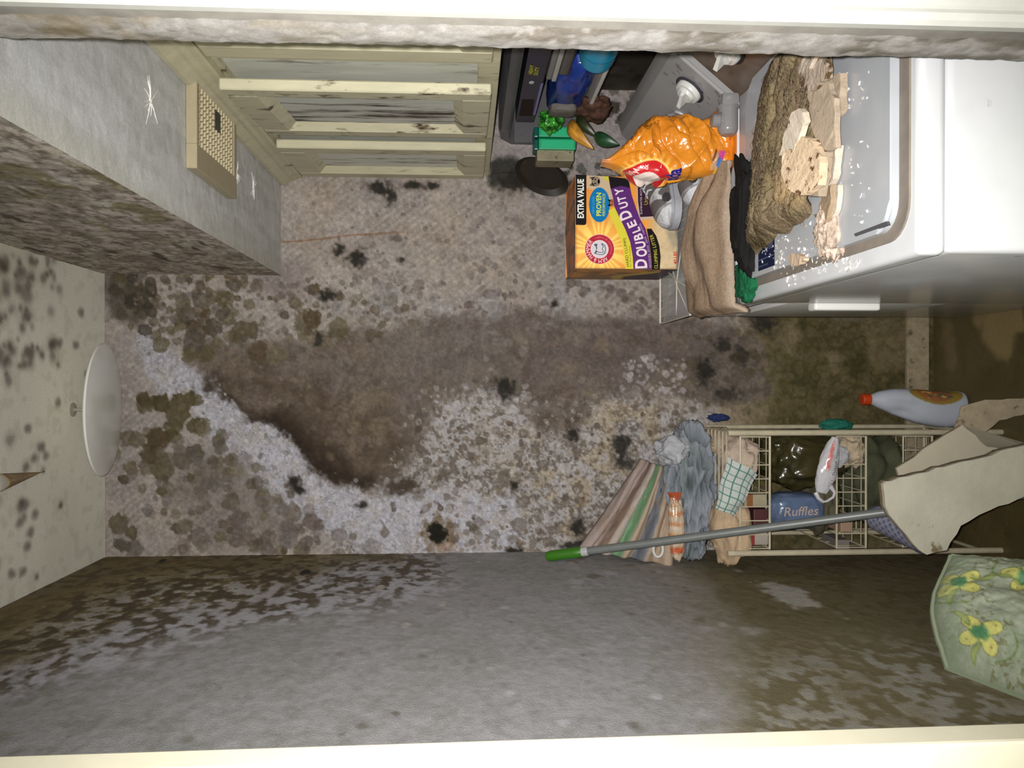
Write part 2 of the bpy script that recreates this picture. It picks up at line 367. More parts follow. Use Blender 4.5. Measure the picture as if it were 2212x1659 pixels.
    sow(40, [(380, 700), (600, 660), (760, 720), (700, 770), (400, 790)], (12, 26), olive, (0.7, 0.95))
    sow(20, [(240, 600), (330, 600), (330, 720), (240, 700)], (10, 20), [C8(60, 54, 46), C8(76, 70, 58)], (0.6, 0.9))
    sow(80, [(240, 780), (330, 830), (480, 1000), (620, 1100), (500, 1180), (250, 1180)], (9, 24), olive, (0.7, 1.0))
    sow(26, [(290, 850), (430, 860), (460, 930), (380, 950)], (12, 24), [C8(76, 68, 42), C8(88, 78, 54)], (0.8, 1.0))
    sow(60, [(290, 845), (400, 860), (540, 1000), (600, 1060), (480, 1100), (320, 1000)], (12, 26), olive, (0.7, 0.95))
    blend(C, pmask(wx, wy, [(380, 960), (520, 990), (600, 1060), (640, 1130), (600, 1185), (440, 1180), (360, 1040)], 34) * 0.6, C8(118, 110, 104))
    sow(110, [(270, 940), (560, 960), (690, 1090), (700, 1190), (250, 1190)], (6, 22), olive + grey, (0.45, 0.9))
    sow(60, [(560, 1060), (720, 1120), (900, 1160), (900, 1192), (500, 1192)], (7, 20), grey, (0.5, 0.85))
    sow(150, [(620, 560), (1190, 400), (1230, 640), (1100, 690), (640, 740)], (3, 10), grey, (0.4, 0.8))
    sow(70, [(700, 420), (1190, 400), (1230, 640), (800, 690)], (5, 15), grey, (0.25, 0.55))
    sow(150, [(1020, 610), (1450, 610), (1450, 720), (900, 740)], (4, 13), [C8(108, 96, 92), C8(118, 108, 104), C8(98, 84, 78)], (0.5, 0.85))
    sow(60, [(560, 640), (900, 620), (900, 740), (560, 740)], (4, 13), olive, (0.4, 0.8))
    sow(170, [(900, 860), (1500, 870), (1500, 1190), (900, 1190)], (3, 10), [C8(98, 88, 78), C8(110, 98, 88), C8(78, 66, 56)], (0.5, 0.9))
    sow(40, [(900, 1000), (1300, 1000), (1300, 1190), (900, 1190)], (7, 17), [C8(112, 102, 92), C8(96, 86, 76)], (0.5, 0.8))
    sow(120, [(300, 740), (560, 910), (900, 1080), (900, 1180), (640, 1100), (380, 860)], (2.5, 6), [C8(110, 104, 98), C8(88, 80, 70)], (0.4, 0.8))
    sow(60, [(840, 640), (1000, 640), (1400, 800), (1480, 850), (900, 900)], (4, 12), [C8(158, 150, 148), C8(146, 138, 134)], (0.3, 0.7), 1.0)
    sow(70, [(1340, 770), (1480, 770), (1480, 850), (1340, 850)], (3, 8), [C8(176, 168, 168)], (0.4, 0.8), 1.2)
    sow(80, [(930, 830), (1140, 830), (1140, 920), (930, 920)], (3, 9), [C8(176, 170, 172)], (0.4, 0.8), 1.2)
    sow(60, [(1480, 650), (1680, 660), (1640, 900), (1480, 880)], (5, 16), [C8(90, 80, 58), C8(120, 104, 88), C8(76, 68, 46)], (0.4, 0.8), 1.0)
    sow(900, [(900, 850), (1500, 860), (1560, 930), (1500, 1190), (760, 1190), (800, 1080)], (2, 6), [C8(180, 176, 178), C8(172, 166, 162), C8(184, 178, 170)], (0.4, 0.9), 1.0, 0.3, 0.8)
    sow(420, [(900, 850), (1500, 860), (1500, 1190), (900, 1190)], (2, 6), [C8(92, 82, 74), C8(112, 102, 94), C8(120, 104, 84)], (0.4, 0.85), 1.2)
    sow(320, [(300, 735), (440, 800), (640, 960), (900, 1060), (1100, 1090), (1100, 1190), (740, 1150), (480, 980)], (1.5, 5), [C8(196, 194, 200), C8(150, 144, 146), C8(168, 160, 160)], (0.4, 0.8), 1.2)
    sow(240, [(240, 600), (900, 600), (900, 760), (420, 760), (300, 740)], (2, 7), [C8(110, 102, 92), C8(126, 116, 104), C8(98, 88, 74)], (0.4, 0.8), 1.0)
    sow(260, [(640, 410), (1190, 400), (1460, 610), (1460, 720), (700, 740)], (1.5, 5), [C8(104, 96, 92), C8(118, 108, 102), C8(88, 78, 74)], (0.4, 0.8), 1.1)
    sow(300, [(560, 700), (1600, 700), (1600, 860), (900, 870), (760, 1030), (560, 880)], (2, 7), [C8(128, 118, 110), C8(84, 74, 68), C8(116, 104, 98), C8(96, 86, 82)], (0.3, 0.6), 1.2)
    blend(C, pmask(wx, wy, [(900, 700), (1100, 690), (1120, 760), (1000, 830), (880, 830), (760, 790)], 50) * 0.35, C8(116, 110, 106)); blend(C, ss(0.52, 0.68, fbm(X / 60, Y / 60, 4, 7)) * ss(560, 640, Y) * ss(740, 660, Y) * ss(640, 760, X) * 0.35, C8(150, 148, 152))
    # under the cabinet, behind the shelf things and the dryer
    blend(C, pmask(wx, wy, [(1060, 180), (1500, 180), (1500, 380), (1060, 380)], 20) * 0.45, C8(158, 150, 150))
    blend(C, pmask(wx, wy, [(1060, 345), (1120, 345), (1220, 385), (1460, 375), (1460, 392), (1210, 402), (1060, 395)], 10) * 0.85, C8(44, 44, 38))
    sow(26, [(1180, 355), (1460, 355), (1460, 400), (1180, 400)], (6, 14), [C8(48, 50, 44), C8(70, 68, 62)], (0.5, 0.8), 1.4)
    sow(14, [(1290, 185), (1430, 185), (1430, 260), (1290, 260)], (8, 18), [C8(84, 76, 66), C8(66, 60, 48)], (0.6, 0.9), 1.0)
    # the crack with the yellowed tape seam
    cy = 527 - 14 * ss(610, 760, X) - 10 * ss(700, 900, X) + 5 * (n2 - 0.5); blend(C, ss(3.2, 0.5, np.abs(Y - cy)) * ss(905, 840, X) * ss(606, 612, X) * 0.65, C8(126, 84, 56))
    blend(C, pmask(wx, wy, [(600, 560), (680, 585), (650, 640), (560, 640), (540, 600)], 20) * 0.45, C8(112, 100, 98))
    # black spots
    for x, y, rx, ry, a in ((560, 928, 1, 1, .1), (1090, 838, 22, 24, .9), (1238, 940, 13, 15, .9), (1343, 962, 17, 28, .85), (1348, 1003, 17, 14, .8), (820, 412, 24, 15, .95), (845, 425, 10, 20, .9), (897, 401, 22, 8, .9), (935, 402, 14, 8, .9), (770, 558, 18, 18, .95), (733, 545, 14, 14, .9), (710, 638, 14, 12, .9), (700, 645, 8, 9, .8), (688, 735, 10, 14, .7), (1105, 392, 32, 18, .9), (1125, 375, 28, 20, .7), (1198, 657, 8, 8, .85), (1522, 800, 20, 30, .85), (1562, 745, 18, 16, .75), (1600, 770, 16, 26, .6), (1650, 690, 26, 24, .75), (1248, 1140, 17, 18, .92), (1240, 1180, 26, 8, .85), (1111, 1048, 9, 9, .9), (781, 1091, 11, 8, .95), (634, 1040, 11, 14, .95), (648, 1056, 12, 9, .9), (1112, 1190, 16, 5, .95), (350, 1205, 20, 5, .9), (450, 838, 12, 10, .8), (868, 1050, 34, 16, .85), (866, 562, 7, 7, .8), (1570, 852, 30, 14, .6)):
        disc(C, X1, Y1, N, x, y, rx * 1.25, ry * 1.25, C8(70, 62, 54), a * 0.55, 0.7, 1.4); disc(C, X1, Y1, N, x, y, rx * .86, ry * .86, C8(64, 52, 42) if (x, y) in ((868, 1050), (450, 838)) else C8(36, 34, 30), a * .92, 0.45, 1.7)
    disc(C, X1, Y1, N, 947, 1154, 34, 34, C8(120, 96, 66), 0.55, 0.5, 1.6); disc(C, X1, Y1, N, 945, 1152, 19, 21, C8(30, 28, 20), 1, 0.25, 1.2); disc(C, X1, Y1, N, 960, 1182, 26, 9, C8(160, 134, 116), .6, .5, .6)
    C *= (0.84 + 0.32 * n4)[..., None]; C *= (0.9 + 0.2 * n3)[..., None]
    z = np.array([P(a, 700, YB)[2] for a in X1])[:, None] + 0 * X; x = np.array([P(1000, b, YB)[0] for b in Y1])[None, :] + 0 * X
    relief = -0.0025 * ss(0.4, 0.6, cc) * mb - 0.0015 * mz * ss(0.4, 0.6, cr)
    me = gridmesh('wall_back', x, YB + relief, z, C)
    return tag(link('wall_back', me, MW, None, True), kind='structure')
back_wall()

def lattice(a0, a1, b0, b1, st):
    A = np.arange(a0, a1 + st * 0.5, st); Bv = np.arange(b0, b1 + st * 0.5, st); return A, Bv, *np.meshgrid(A, Bv, indexing='ij')
# ---- left wall: (y along, z up)
def left_wall():
    A, Bv, Yw, Zw = lattice(0.86, YB, 0.0, ZC, 0.0052)
    px, py = proj(XL + 0 * Yw, Yw, Zw)
    e1 = fbm(Yw / 0.20, Zw / 0.13, 5, 1); e2 = fbm(Yw / 0.03, Zw / 0.022, 4, 2); e3 = fbm(Yw / 0.012, Zw / 0.010, 3, 4)
    N = fbm(Yw / 0.02, Zw / 0.02, 3, 7)
    qx = px + 160 * (e1 - 0.5) + 40 * (e2 - 0.5); qy = py + 60 * (e1 - 0.5) + 70 * (e2 - 0.5)
    C = np.empty(Yw.shape + (3,)); C[:] = C8(172, 169, 172)
    blend(C, ss(0.45, 0.7, e1) * 0.5, C8(160, 160, 158)); blend(C, ss(0.50, 0.66, e2) * 0.35, C8(146, 143, 140)); blend(C, ss(0.58, 0.7, e2) * 0.3 * ss(500, 0, px), C8(134, 128, 112))
    # brown growth under the ceiling and along the corner
    m = pmask(qx, qy, [(-300, 1150), (860, 1150), (860, 1205), (700, 1240), (560, 1290), (400, 1320), (250, 1360), (120, 1410), (-300, 1480)], 26)
    blend(C, m * 0.92, C8(122, 108, 78)); blend(C, m * ss(0.46, 0.62, e2) * 0.7, C8(88, 76, 56)); blend(C, m * ss(0.54, 0.7, e1) * 0.5, C8(138, 120, 80))
    m2 = pmask(qx, qy, [(300, 1260), (900, 1200), (980, 1240), (760, 1320), (480, 1370), (200, 1440), (-60, 1520), (-60, 1440)], 30)
    blend(C, m2 * ss(0.50, 0.60, e2) * 0.85, C8(92, 80, 64)); blend(C, m2 * ss(0.47, 0.38, e2) * 0.75, C8(206, 204, 214))
    # brown wash low down
    m = ss(1230, 1620, qx + 0.5 * (1240 - py)); blend(C, m * 0.8, C8(150, 141, 122))
    m = pmask(qx, qy, [(1440, 1150), (2300, 1150), (2300, 1700), (1500, 1700), (1640, 1420), (1560, 1280)], 70)
    blend(C, m * 0.85, C8(118, 107, 78)); blend(C, m * ss(0.47, 0.56, e2) * 0.75 * ss(1330, 1440, py), C8(172, 168, 162)); blend(C, m * ss(0.53, 0.64, e2) * 0.55 * ss(1400, 1300, py), C8(100, 88, 54)); blend(C, m * ss(0.56, 0.7, e1) * 0.5, C8(126, 112, 84))
    for i in range(110):
        y_, z_ = rnd.uniform(1.15, 2.52), rnd.uniform(0.5, 2.6); r = rnd.uniform(0.004, 0.012)
        disc(C, A, Bv, N, y_, z_, r * 1.4, r, rnd.choice([C8(120, 112, 102), C8(96, 88, 76), C8(208, 206, 214), C8(150, 144, 136)]), rnd.uniform(.2, .6), .5, 1.2)
    for i in range(26):
        y_, z_ = rnd.uniform(1.7, 2.5), rnd.uniform(0.75, 1.25); r = rnd.uniform(0.008, 0.02)
        disc(C, A, Bv, N, y_, z_, r * 1.5, r, rnd.choice([C8(110, 96, 70), C8(200, 196, 200), C8(112, 98, 76)]), rnd.uniform(.25, .6), .5, 1.2)
    for x0, y0, r in ((350, 1212, .012), (660, 1236, .014), (1705, 1285, .05), (820, 1270, .012), (955, 1305, .01), (878, 1352, .01)):
        _, d, z0 = Px(x0, y0, XL)
        disc(C, A, Bv, N, d, z0, r * 2.2, r, C8(46, 42, 34) if y0 < 1250 else C8(196, 190, 184), .9, .3, 1.2)
    C *= (0.86 + 0.16 * e3)[..., None]
    tag(link('wall_left', gridmesh('wall_left', XL + 0.002 * (e2 - .5), Yw, Zw, C), MW, None, True), kind='structure')
left_wall()
# ---- ceiling: (x, y)
def ceiling():
    A, Bv, Xw, Yw = lattice(XL, XS, 0.9, YB, 0.006)
    px, py = proj(Xw, Yw, ZC + 0 * Xw); N = fbm(Xw / .02, Yw / .02, 3, 7); e1 = fbm(Xw / .2, Yw / .2, 4, 1); e2 = fbm(Xw / .03, Yw / .03, 4, 2)
    C = np.empty(Xw.shape + (3,)); C[:] = C8(230, 227, 212); blend(C, ss(.4, .7, e1) * .4, C8(216, 212, 196)); blend(C, ss(.55, .7, e2) * .2, C8(168, 164, 146))
    blend(C, ss(150, 40, px) * ss(760, 560, py) * .4, C8(168, 160, 142))
    for i in range(120):
        x = rnd.uniform(-60, 135) if i % 3 else rnd.uniform(-10, 70); y = rnd.uniform(550, 790) if rnd.random() < 0.75 else rnd.uniform(800, 1290)
        if rnd.random() < ss(90, 215, np.array(x)) * 0.8: continue
        xx, d, _ = Pz(x, y, ZC); r = rnd.uniform(.005, .0125)
        c = rnd.choice([C8(96, 90, 80), C8(120, 114, 104), C8(84, 76, 64), C8(134, 130, 122)])
        disc(C, A, Bv, N, xx, d, r * 1.7, r * 1.9, c, .3, .8, .6); disc(C, A, Bv, N, xx, d, r, r * 1.2, c, rnd.uniform(.25, .6), .6, .9)
    for (x, y) in ((60, 925), (90, 965), (75, 990), (100, 985), (55, 1090), (75, 1110), (42, 1130), (65, 1150), (60, 1180), (25, 1240), (50, 1235), (130, 740), (165, 745), (175, 675), (186, 808), (125, 870)):
        xx, d, _ = Pz(x, y, ZC); disc(C, A, Bv, N, xx, d, .012, .016, C8(104, 100, 92), .65, .7, .9)
    tag(link('ceiling', gridmesh('ceiling', Xw, Yw, ZC + 0 * Xw, C, flip=True), MWS, None, True), kind='structure')
    B().b2((-0.9, 0.86, ZC + 0.004), (1.1, YB + 0.1, ZC + 0.08)).done('ceiling', MPL).__setitem__('kind', 'structure')
MPL = mat('bare_plaster', (0.62, 0.6, 0.56), 0.9, nz=(30, 0.2))
ceiling()
# ---- soffit: side face (y, z) and underside (x, y) in one box
def soffit():
    A, Bv, Yw, Zw = lattice(0.95, YB, ZS, ZC, 0.005)
    e1 = fbm(Yw / .25, Zw / .10, 4, 1); e2 = fbm(Yw / .05, Zw / .022, 4, 2); e3 = fbm(Yw / .02, Zw / .01, 3, 4); N = fbm(Yw / .02, Zw / .02, 3, 7)
    C = np.empty(Yw.shape + (3,)); C[:] = C8(190, 178, 166); blend(C, ss(.45, .65, e1) * .5, C8(160, 148, 128)); blend(C, ss(.5, .64, e2) * .6, C8(132, 122, 110)); blend(C, ss(.54, .64, fbm(Yw / .09, Zw / .05, 4, 5)) * .65 * ss(2.1, 1.6, Yw), C8(128, 120, 82)); blend(C, ss(.44, .34, e2) * .55, C8(208, 200, 192))
    blend(C, ss(.58, .68, e3) * .5, C8(92, 82, 70))
    for i in range(26):
        disc(C, A, Bv, N, rnd.uniform(1.3, 2.5), rnd.uniform(ZS + .05, ZC), rnd.uniform(.02, .06), rnd.uniform(.006, .012), rnd.choice([C8(198, 190, 186), C8(60, 52, 44), C8(84, 74, 60)]), .7, .4, 1.2)
    zedge = 0.004 * (fbm(Yw / .02, Zw / .02, 3, 3) - .5)
    tag(link('soffit_side_trim', gridmesh('trim_1', XS + zedge, Yw, Zw, C), MW, None, True), kind='structure').name = 'trim_1'
    A, Bv, Xw, Yw = lattice(XS, XR, 0.95, YB, 0.004)
    e1 = fbm(Xw / .02, Yw / .12, 4, 1); e2 = fbm(Xw / .03, Yw / .03, 4, 2); N = fbm(Xw / .02, Yw / .02, 3, 7)
    C = np.empty(Xw.shape + (3,)); C[:] = C8(200, 200, 198); blend(C, ss(.42, .62, e1) * .35, C8(170, 170, 166)); blend(C, ss(.5, .66, e2) * .3, C8(192, 192, 188)); blend(C, ss(XS + .075, XS + .0, Xw + .05 * (e2 - .5)) * .75, C8(186, 183, 172)); blend(C, ss(.62, .7, e2) * .15, C8(150, 148, 142))
    for (x, y) in ((430, 480), (400, 450), (330, 400), (300, 385), (590, 500), (590, 480), (370, 430)):
        xx, d, _ = Pz(x, y, ZS); disc(C, A, Bv, N, xx, d, .02, .05, C8(206, 206, 204), .6, .6, .9)
    o = tag(link('trim_2', gridmesh('trim_2', Xw, Yw, ZS + .002 * (e2 - .5), C, flip=True), MWS, None, True), kind='structure')
    tag(B().b2((XS + .006, .95, ZS + .006), (XR + .1, YB + .1, ZC)).done('trim_3', MPL), kind='structure')
soffit()
# ---- floor and right wall
def floor_right():
    A, Bv, Xw, Yw = lattice(XL, XR, 0.9, YB, 0.008); px, py = proj(Xw, Yw, 0 * Xw)
    e1 = fbm(Xw / .2, Yw / .2, 5, 1); e2 = fbm(Xw / .05, Yw / .05, 4, 2)
    C = np.empty(Xw.shape + (3,)); C[:] = C8(92, 81, 52); blend(C, ss(.4, .65, e1) * .6, C8(108, 94, 64)); blend(C, ss(.5, .7, e2) * .5, C8(84, 74, 46))
    q = px + 50 * (e2 - .5); r = py + 50 * (e2 - .5)
    blend(C, pmask(q, r, [(2105, 670), (2215, 660), (2215, 720), (2180, 765), (2150, 770), (2120, 730)], 10) * .75, C8(160, 138, 98)); blend(C, pmask(q, r, [(2030, 690), (2050, 690), (2060, 800), (2040, 790)], 8) * .4, C8(150, 128, 92))
    tag(link('floor', gridmesh('floor', Xw, Yw, 0 * Xw, C), mat('wet_floor', vcol=True, rough=.45, nz=(160, .15), bump=(60, .5, .003), spec=.3), None, True), kind='structure')
    tag(B().b2((-1.3, -0.8, -.08), (1.4, YB + .1, -.003)).done('floor', mat('hall_floor', (.42, .36, .28), .7, nz=(12, .2))), kind='structure')
    A, Bv, Yw, Zw = lattice(.9, YB, 0, ZS, .01); e1 = fbm(Yw / .3, Zw / .04, 5, 1); e2 = fbm(Yw / .04, Zw / .03, 4, 2)
    C = np.empty(Yw.shape + (3,)); C[:] = C8(62, 56, 50); blend(C, ss(.45, .6, e1) * .7, C8(86, 78, 70)); blend(C, ss(.55, .7, e2) * .6, C8(34, 30, 27))
    tag(link('wall_right', gridmesh('wall_right', XR + 0 * Yw, Yw, Zw, C, flip=True), MWet, None, True), kind='structure')
    for nm, lo, hi in (('wall_back', (-.7, YB + .006, -.05), (1.05, YB + .1, ZC)), ('wall_left', (-.66, .86, -.05), (XL - .006, YB + .1, ZC)), ('wall_right', (XR + .006, .9, -.05), (XR + .1, YB + .1, ZS))):
        tag(B().b2(lo, hi).done(nm, MPL), kind='structure')
floor_right()
# skirting board along the back wall
bb = B(); 
for i in range(24):
    x0 = XL + .01 + i * .06
    if x0 > .9: break
    bb.b2((x0, YB - .013, .022), (x0 + .0602, YB - .002, .096 + .001 * rnd.random()))
tag(bb.done('baseboard_back', mat('damp_board', (.62, .56, .45), .6, nz=(60, .25), grime=((.36, .32, .24), 30, .56, .12))), kind='structure')

# ---- wall with the doorway we look through
DR, DL = 0.375, -0.379                        # right and left edges of the opening
MPT = mat('gloss_white_paint', (.76, .755, .73), .35, nz=(40, .06), grime=((.45, .45, .42), 26, .72, .05))
def rough_strip():
    """broken plaster edge of the wall to the right of the opening"""
    z = np.linspace(0, 2.12, 560); t = np.linspace(0, 1, 16); Z, T = np.meshgrid(z, t, indexing='ij')
    n = fbm(Z / .05, T * 1.2, 5, 2); n2 = fbm(Z / .012, T * 4, 4, 4)
    Y = .856 + .046 * T; X = DR + .006 + (n - .5) * .006 + (n2 - .5) * .003 - .004 * np.sin(T * 3.14) * n - .004 * T
    C = np.empty(Z.shape + (3,)); C[:] = C8(142, 137, 132); blend(C, ss(.42, .62, fbm(Z / .09, T * 1.5, 5, 3)) * .8, C8(100, 92, 82)); blend(C, ss(.5, .7, n2) * .6, C8(164, 160, 158)); blend(C, ss(1.5, 2.0, Z) * ss(.4, .6, n) * .5, C8(108, 92, 64))
    return tag(link('trim_4', gridmesh('trim_4', X, Y, Z, C), MWS, None, True), kind='structure')
rough_strip()
tag(B().b2((DR + .016, .858, 0), (1.3, .885, ZC)).done('wall_front', MPL), kind='structure')
# moulded casing, right of the opening: stepped profile swept up the wall
prof = [(.389, .856), (.389, .846), (.393, .841), (.400, .838), (.405, .8405), (.409, .8405), (.414, .836), (.430, .833), (.436, .8345), (.440, .831), (.447, .830), (.452, .834), (.470, .834), (.470, .856)]
tag(B().prism(prof, 0, 2.16, 2).done('trim_5', MPT), kind='structure')
# left: plain door stop and casing, leaning a hair
lm = mat('cream_paint', (.90, .87, .78), .4, nz=(20, .05))
o = B().b2((DL - .16, .80, -.05), (DL, .842, 2.16), .004).done('trim_6', lm); o.rotation_euler = (0, -.0075, 0); o.location = (.0075 * 1.4, 0, 0); tag(o, kind='structure')
tag(B().b2((-1.3, .843, 0), (DL - .03, .858, ZC)).done('wall_front', MPL), kind='structure')
tag(B().b2((DL - .02, .846, 2.16), (DR + .02, .95, ZC)).done('wall_front', MPL), kind='structure')
# ================================================================== fixed fittings
MWH = mat('white_enamel', (.80, .80, .81), .16, nz=(9, .06), grime=((.52, .46, .38), 12, .66, .1), spec=.5)
MWH2 = mat('white_plastic', (.82, .82, .80), .35, nz=(20, .05))
# ---- ceiling lamp: shallow glass dish under a round pan
lc = P(222, 885, 2.33); lz = lc[2]
lamp = thing('ceiling_light', 'round shallow white dish lamp on the ceiling near the mouldy back wall', 'light', (lc[0], 2.335, ZC))
r0 = .190; dz0 = lz - ZC
B().lathe([(.020, 0), (.020, -.003), (.005, -.005), (.005, dz0 + .006)]).done('ceiling_pan', mat('ceiling_tone', (.62, .61, .56), .6), lamp, True)
shd = B().lathe([(.014, .006), (r0 - .02, .006), (r0 - .004, .004), (r0, 0), (r0 - .003, -.004), (r0 * .86, -.009), (r0 * .6, -.014), (r0 * .3, -.017), (.004, -.0175)], n=72).done('lamp_shade', mat('opal_glass', (.94, .94, .91), .18, spec=.6), lamp, True)
shd.location = (0, 0, dz0); shd.rotation_euler = (math.radians(9.5), 0, math.radians(2))
# ---- exhaust grille on the soffit
vA, vB = Pz(398, 270, ZS), Pz(489, 346, ZS); vx0, vx1 = .442, .634; vy0, vy1 = vA[1] + .005, vB[1]
MV = mat('almond_plastic', (.63, .585, .475), .45, nz=(40, .05)); MVL = mat('almond_ribs', (.74, .69, .56), .45)
vent = thing('exhaust_grille', 'square beige exhaust fan grille on the grey underside of the soffit', 'vent', ((vx0 + vx1) / 2, (vy0 + vy1) / 2, ZS))
def vloc(x0, y0, x1, y1): return x0 - (vx0 + vx1) / 2, y0 - (vy0 + vy1) / 2, x1 - (vx0 + vx1) / 2, y1 - (vy0 + vy1) / 2
gx0, gx1, gy0, gy1 = vx0 + .052, vx1 - .012, vy0 + .016, vy1 - .018
f = B()
for a, b, c, d in ((vx0, vy0, gx0, vy1), (gx1, vy0, vx1, vy1), (gx0, vy0, gx1, gy0), (gx0, gy1, gx1, vy1)):
    x0, y0, x1, y1 = vloc(a, b, c, d); f.b2((x0, y0, -.024), (x1, y1, -.001), .0015, 1)
f.done('frame', MV, vent)
x0, y0, x1, y1 = vloc(gx0, gy0, gx1, gy1)
B().b2((x0, y0, -.010), (x1, y1, -.004)).done('backing', mat('grille_dark', (.44, .39, .29), .7), vent)
g = B(); nxr, nyr = 9, 13
for i in range(nxr):
    for j in range(nyr):
        if 5 <= i <= 7 and 6 <= j <= 7: continue
        cx0 = x0 + (x1 - x0) * i / nxr; cy0 = y0 + (y1 - y0) * j / nyr; sx = (x1 - x0) / nxr; sy = (y1 - y0) / nyr
        g.prism([(cy0 + .2 * sy, -.010), (cy0 + .2 * sy, -.023), (cy0 + .55 * sy, -.023), (cy0 + .95 * sy, -.012)], cx0 + .1 * sx, cx0 + .85 * sx, 0)
tag(g.done('louvre_ribs', MVL, vent), kind='stuff')
sx = (x1 - x0) / nxr; sy = (y1 - y0) / nyr
tag(B().b2((x0 + 5 * sx, y0 + 6 * sy, -.0215), (x0 + 8 * sx, y0 + 7.9 * sy, -.010)).done('badge', mat('dark_badge', (.22, .22, .22), .4), vent), 'small dark rectangular badge')

# ---- wall cabinet with three doors, under the soffit
MCD = mat('cream_door_paint', (.74, .715, .60), .5, nz=(18, .12), grime=((.34, .27, .19), 13, .60, .10), aniso=(1.6, 1.6, .45), bump=(90, .2, .002))
MCP = mat('cream_panel_paint', (.80, .80, .75), .55, nz=(14, .15), grime=((.34, .26, .20), 10, .585, .12), aniso=(2.2, 2.2, .35), bump=(90, .2, .002))
XC = .634; ZB_, ZT = 1.458, ZS - .001
cab = thing('wall_cabinet', 'long cream panelled wall cabinet hung below the soffit, grimy with mould', 'cabinet', (.79, 1.85, ZB_))
oc = np.array([.79, 1.85, ZB_])
def lo(p): return tuple(np.array(p) - oc)
b = B(); b.b2(lo((XC + .035, 1.15, ZB_ + .03)), lo((XR - .003, YB - .004, ZT - .002))); b.done('body', MCP, cab)
b = B(); b.b2(lo((XC + .022, 1.15, ZB_ + .004)), lo((XC + .0345, YB - .004, ZB_ + .05)), .003); b.b2(lo((XC + .022, 1.15, ZT - .075)), lo((XC + .0345, YB - .004, ZT - .06)))
for y in (1.63, 2.125, 2.515): b.b2(lo((XC + .022, y - .02, ZB_ + .05)), lo((XC + .0345, y + .02, ZT - .075)))
b.done('face_frame', MCD, cab)
cr = B(); pr = [(XC + .034, ZT - .066), (XC + .004, ZT - .066), (XC + .002, ZT - .060), (XC + .002, ZT - .046), (XC - .006, ZT - .040), (XC - .006, ZT - .030), (XC - .020, ZT - .012), (XC - .020, ZT - .001), (XC + .034, ZT - .001)]
# crown in two lengths with a visible butt joint
for ya, yb_ in ((1.15, 1.7445), (1.745, 2.3215), (2.322, YB - .003)):
    c = B(); c.prism([(p[0] - oc[0], p[1] - oc[2]) for p in pr], ya - oc[1], yb_ - oc[1], 1); c.done('crown_moulding', MCD, cab)
MCP2 = mat('mouldy_panel_paint', (.78, .78, .74), .6, nz=(14, .15), grime=((.22, .16, .12), 9, .53, .12), aniso=(2.2, 2.2, .35), bump=(90, .25, .002)); MCD2 = mat('mouldy_door_paint', (.76, .735, .62), .5, nz=(18, .12), grime=((.25, .18, .12), 16, .555, .10), aniso=(1.6, 1.6, .6), bump=(90, .25, .002))
def door(y0, y1, ang, k):
    MCP_, MCD_ = (MCP2, MCD2) if k == 1 else (MCP, MCD)
    W, H, T = y1 - y0, ZT - .072 - (ZB_ + .022), .024; st = .052
    d = B()
    d.b2((0, -W, 0), (T, -W + st, H), .003, 1); d.b2((0, -st, 0), (T, 0, H), .003, 1)
    d.b2((0, -W + st - .001, 0), (T, -st + .001, st + .01), .002, 1); d.b2((0, -W + st - .001, H - st - .014), (T, -st + .001, H), .002, 1)
    o = d.done('door', MCD_, cab); o.location = lo((XC, y1, ZB_ + .022)); o.rotation_euler = (0, 0, -math.radians(ang))
    B().b2((T - .006, -W + st - .004, st), (T - .001, -st + .004, H - st - .004)).done('panel', MCP_, o)
    q = B()                                     # bead round the panel: bevelled slips
    a0, a1, h0, h1 = -W + st, -st, st + .01, H - st - .014
    def slip(p, q_, r_, s_): q.hull([p, q_, r_, s_, (p[0] + .001, p[1], p[2]), (s_[0] + .001, s_[1], s_[2])])
    bw = .020
    for pts in ([(0.002, a1, h0), (0.002, a1, h1), (T - .006, a1 - bw, h1 - bw), (T - .006, a1 - bw, h0 + bw)], [(0.002, a0, h0), (0.002, a0, h1), (T - .006, a0 + bw, h1 - bw), (T - .006, a0 + bw, h0 + bw)],
                [(0.002, a0, h0), (0.002, a1, h0), (T - .006, a1 - bw, h0 + bw), (T - .006, a0 + bw, h0 + bw)], [(0.002, a0, h1), (0.002, a1, h1), (T - .006, a1 - bw, h1 - bw), (T - .006, a0 + bw, h1 - bw)]):
        q.hull(pts + [(T - .004, pts[0][1], pts[0][2]), (T - .004, pts[1][1], pts[1][2])])
    q.done('bead', MCD_, o)
door(2.165, 2.505, 1.6, 0); door(1.672, 2.085, 4.6, 1); door(1.18, 1.592, .6, 2)

# ---- washing machine (near) and tumble dryer (far)
ZW = .947
wm = thing('washing_machine', 'white top loading washing machine nearest the doorway, lid covered in debris', 'washer', (.5, 1.34, 0))
ow = np.array([.5, 1.34, 0])
def lw(p, o=ow): return tuple(np.array(p) - o)
B().b2(lw((.168, 1.005, .03)), lw((.83, 1.685, ZW - .040)), .012, 3).done('body', MWH, wm, True)
B().b2(lw((.164, 1.0, ZW - .038)), lw((.832, 1.69, ZW)), .011, 3).done('top_panel', MWH, wm, True)
def rrect(x0, y0, x1, y1, r, n=6):
    pts = []
    for cx, cy, a0 in ((x1 - r, y1 - r, 0), (x0 + r, y1 - r, 90), (x0 + r, y0 + r, 180), (x1 - r, y0 + r, 270)):
        pts += [(cx + r * math.cos(math.radians(a0 + 90 * i / n)), cy + r * math.sin(math.radians(a0 + 90 * i / n))) for i in range(n + 1)]
    return pts
lidc = Pz(1918, 488, ZW + .016); LX0, LY0 = .205, Pz(1922, 300, ZW + .016)[1]; LY1 = 1.60; LX1 = .604
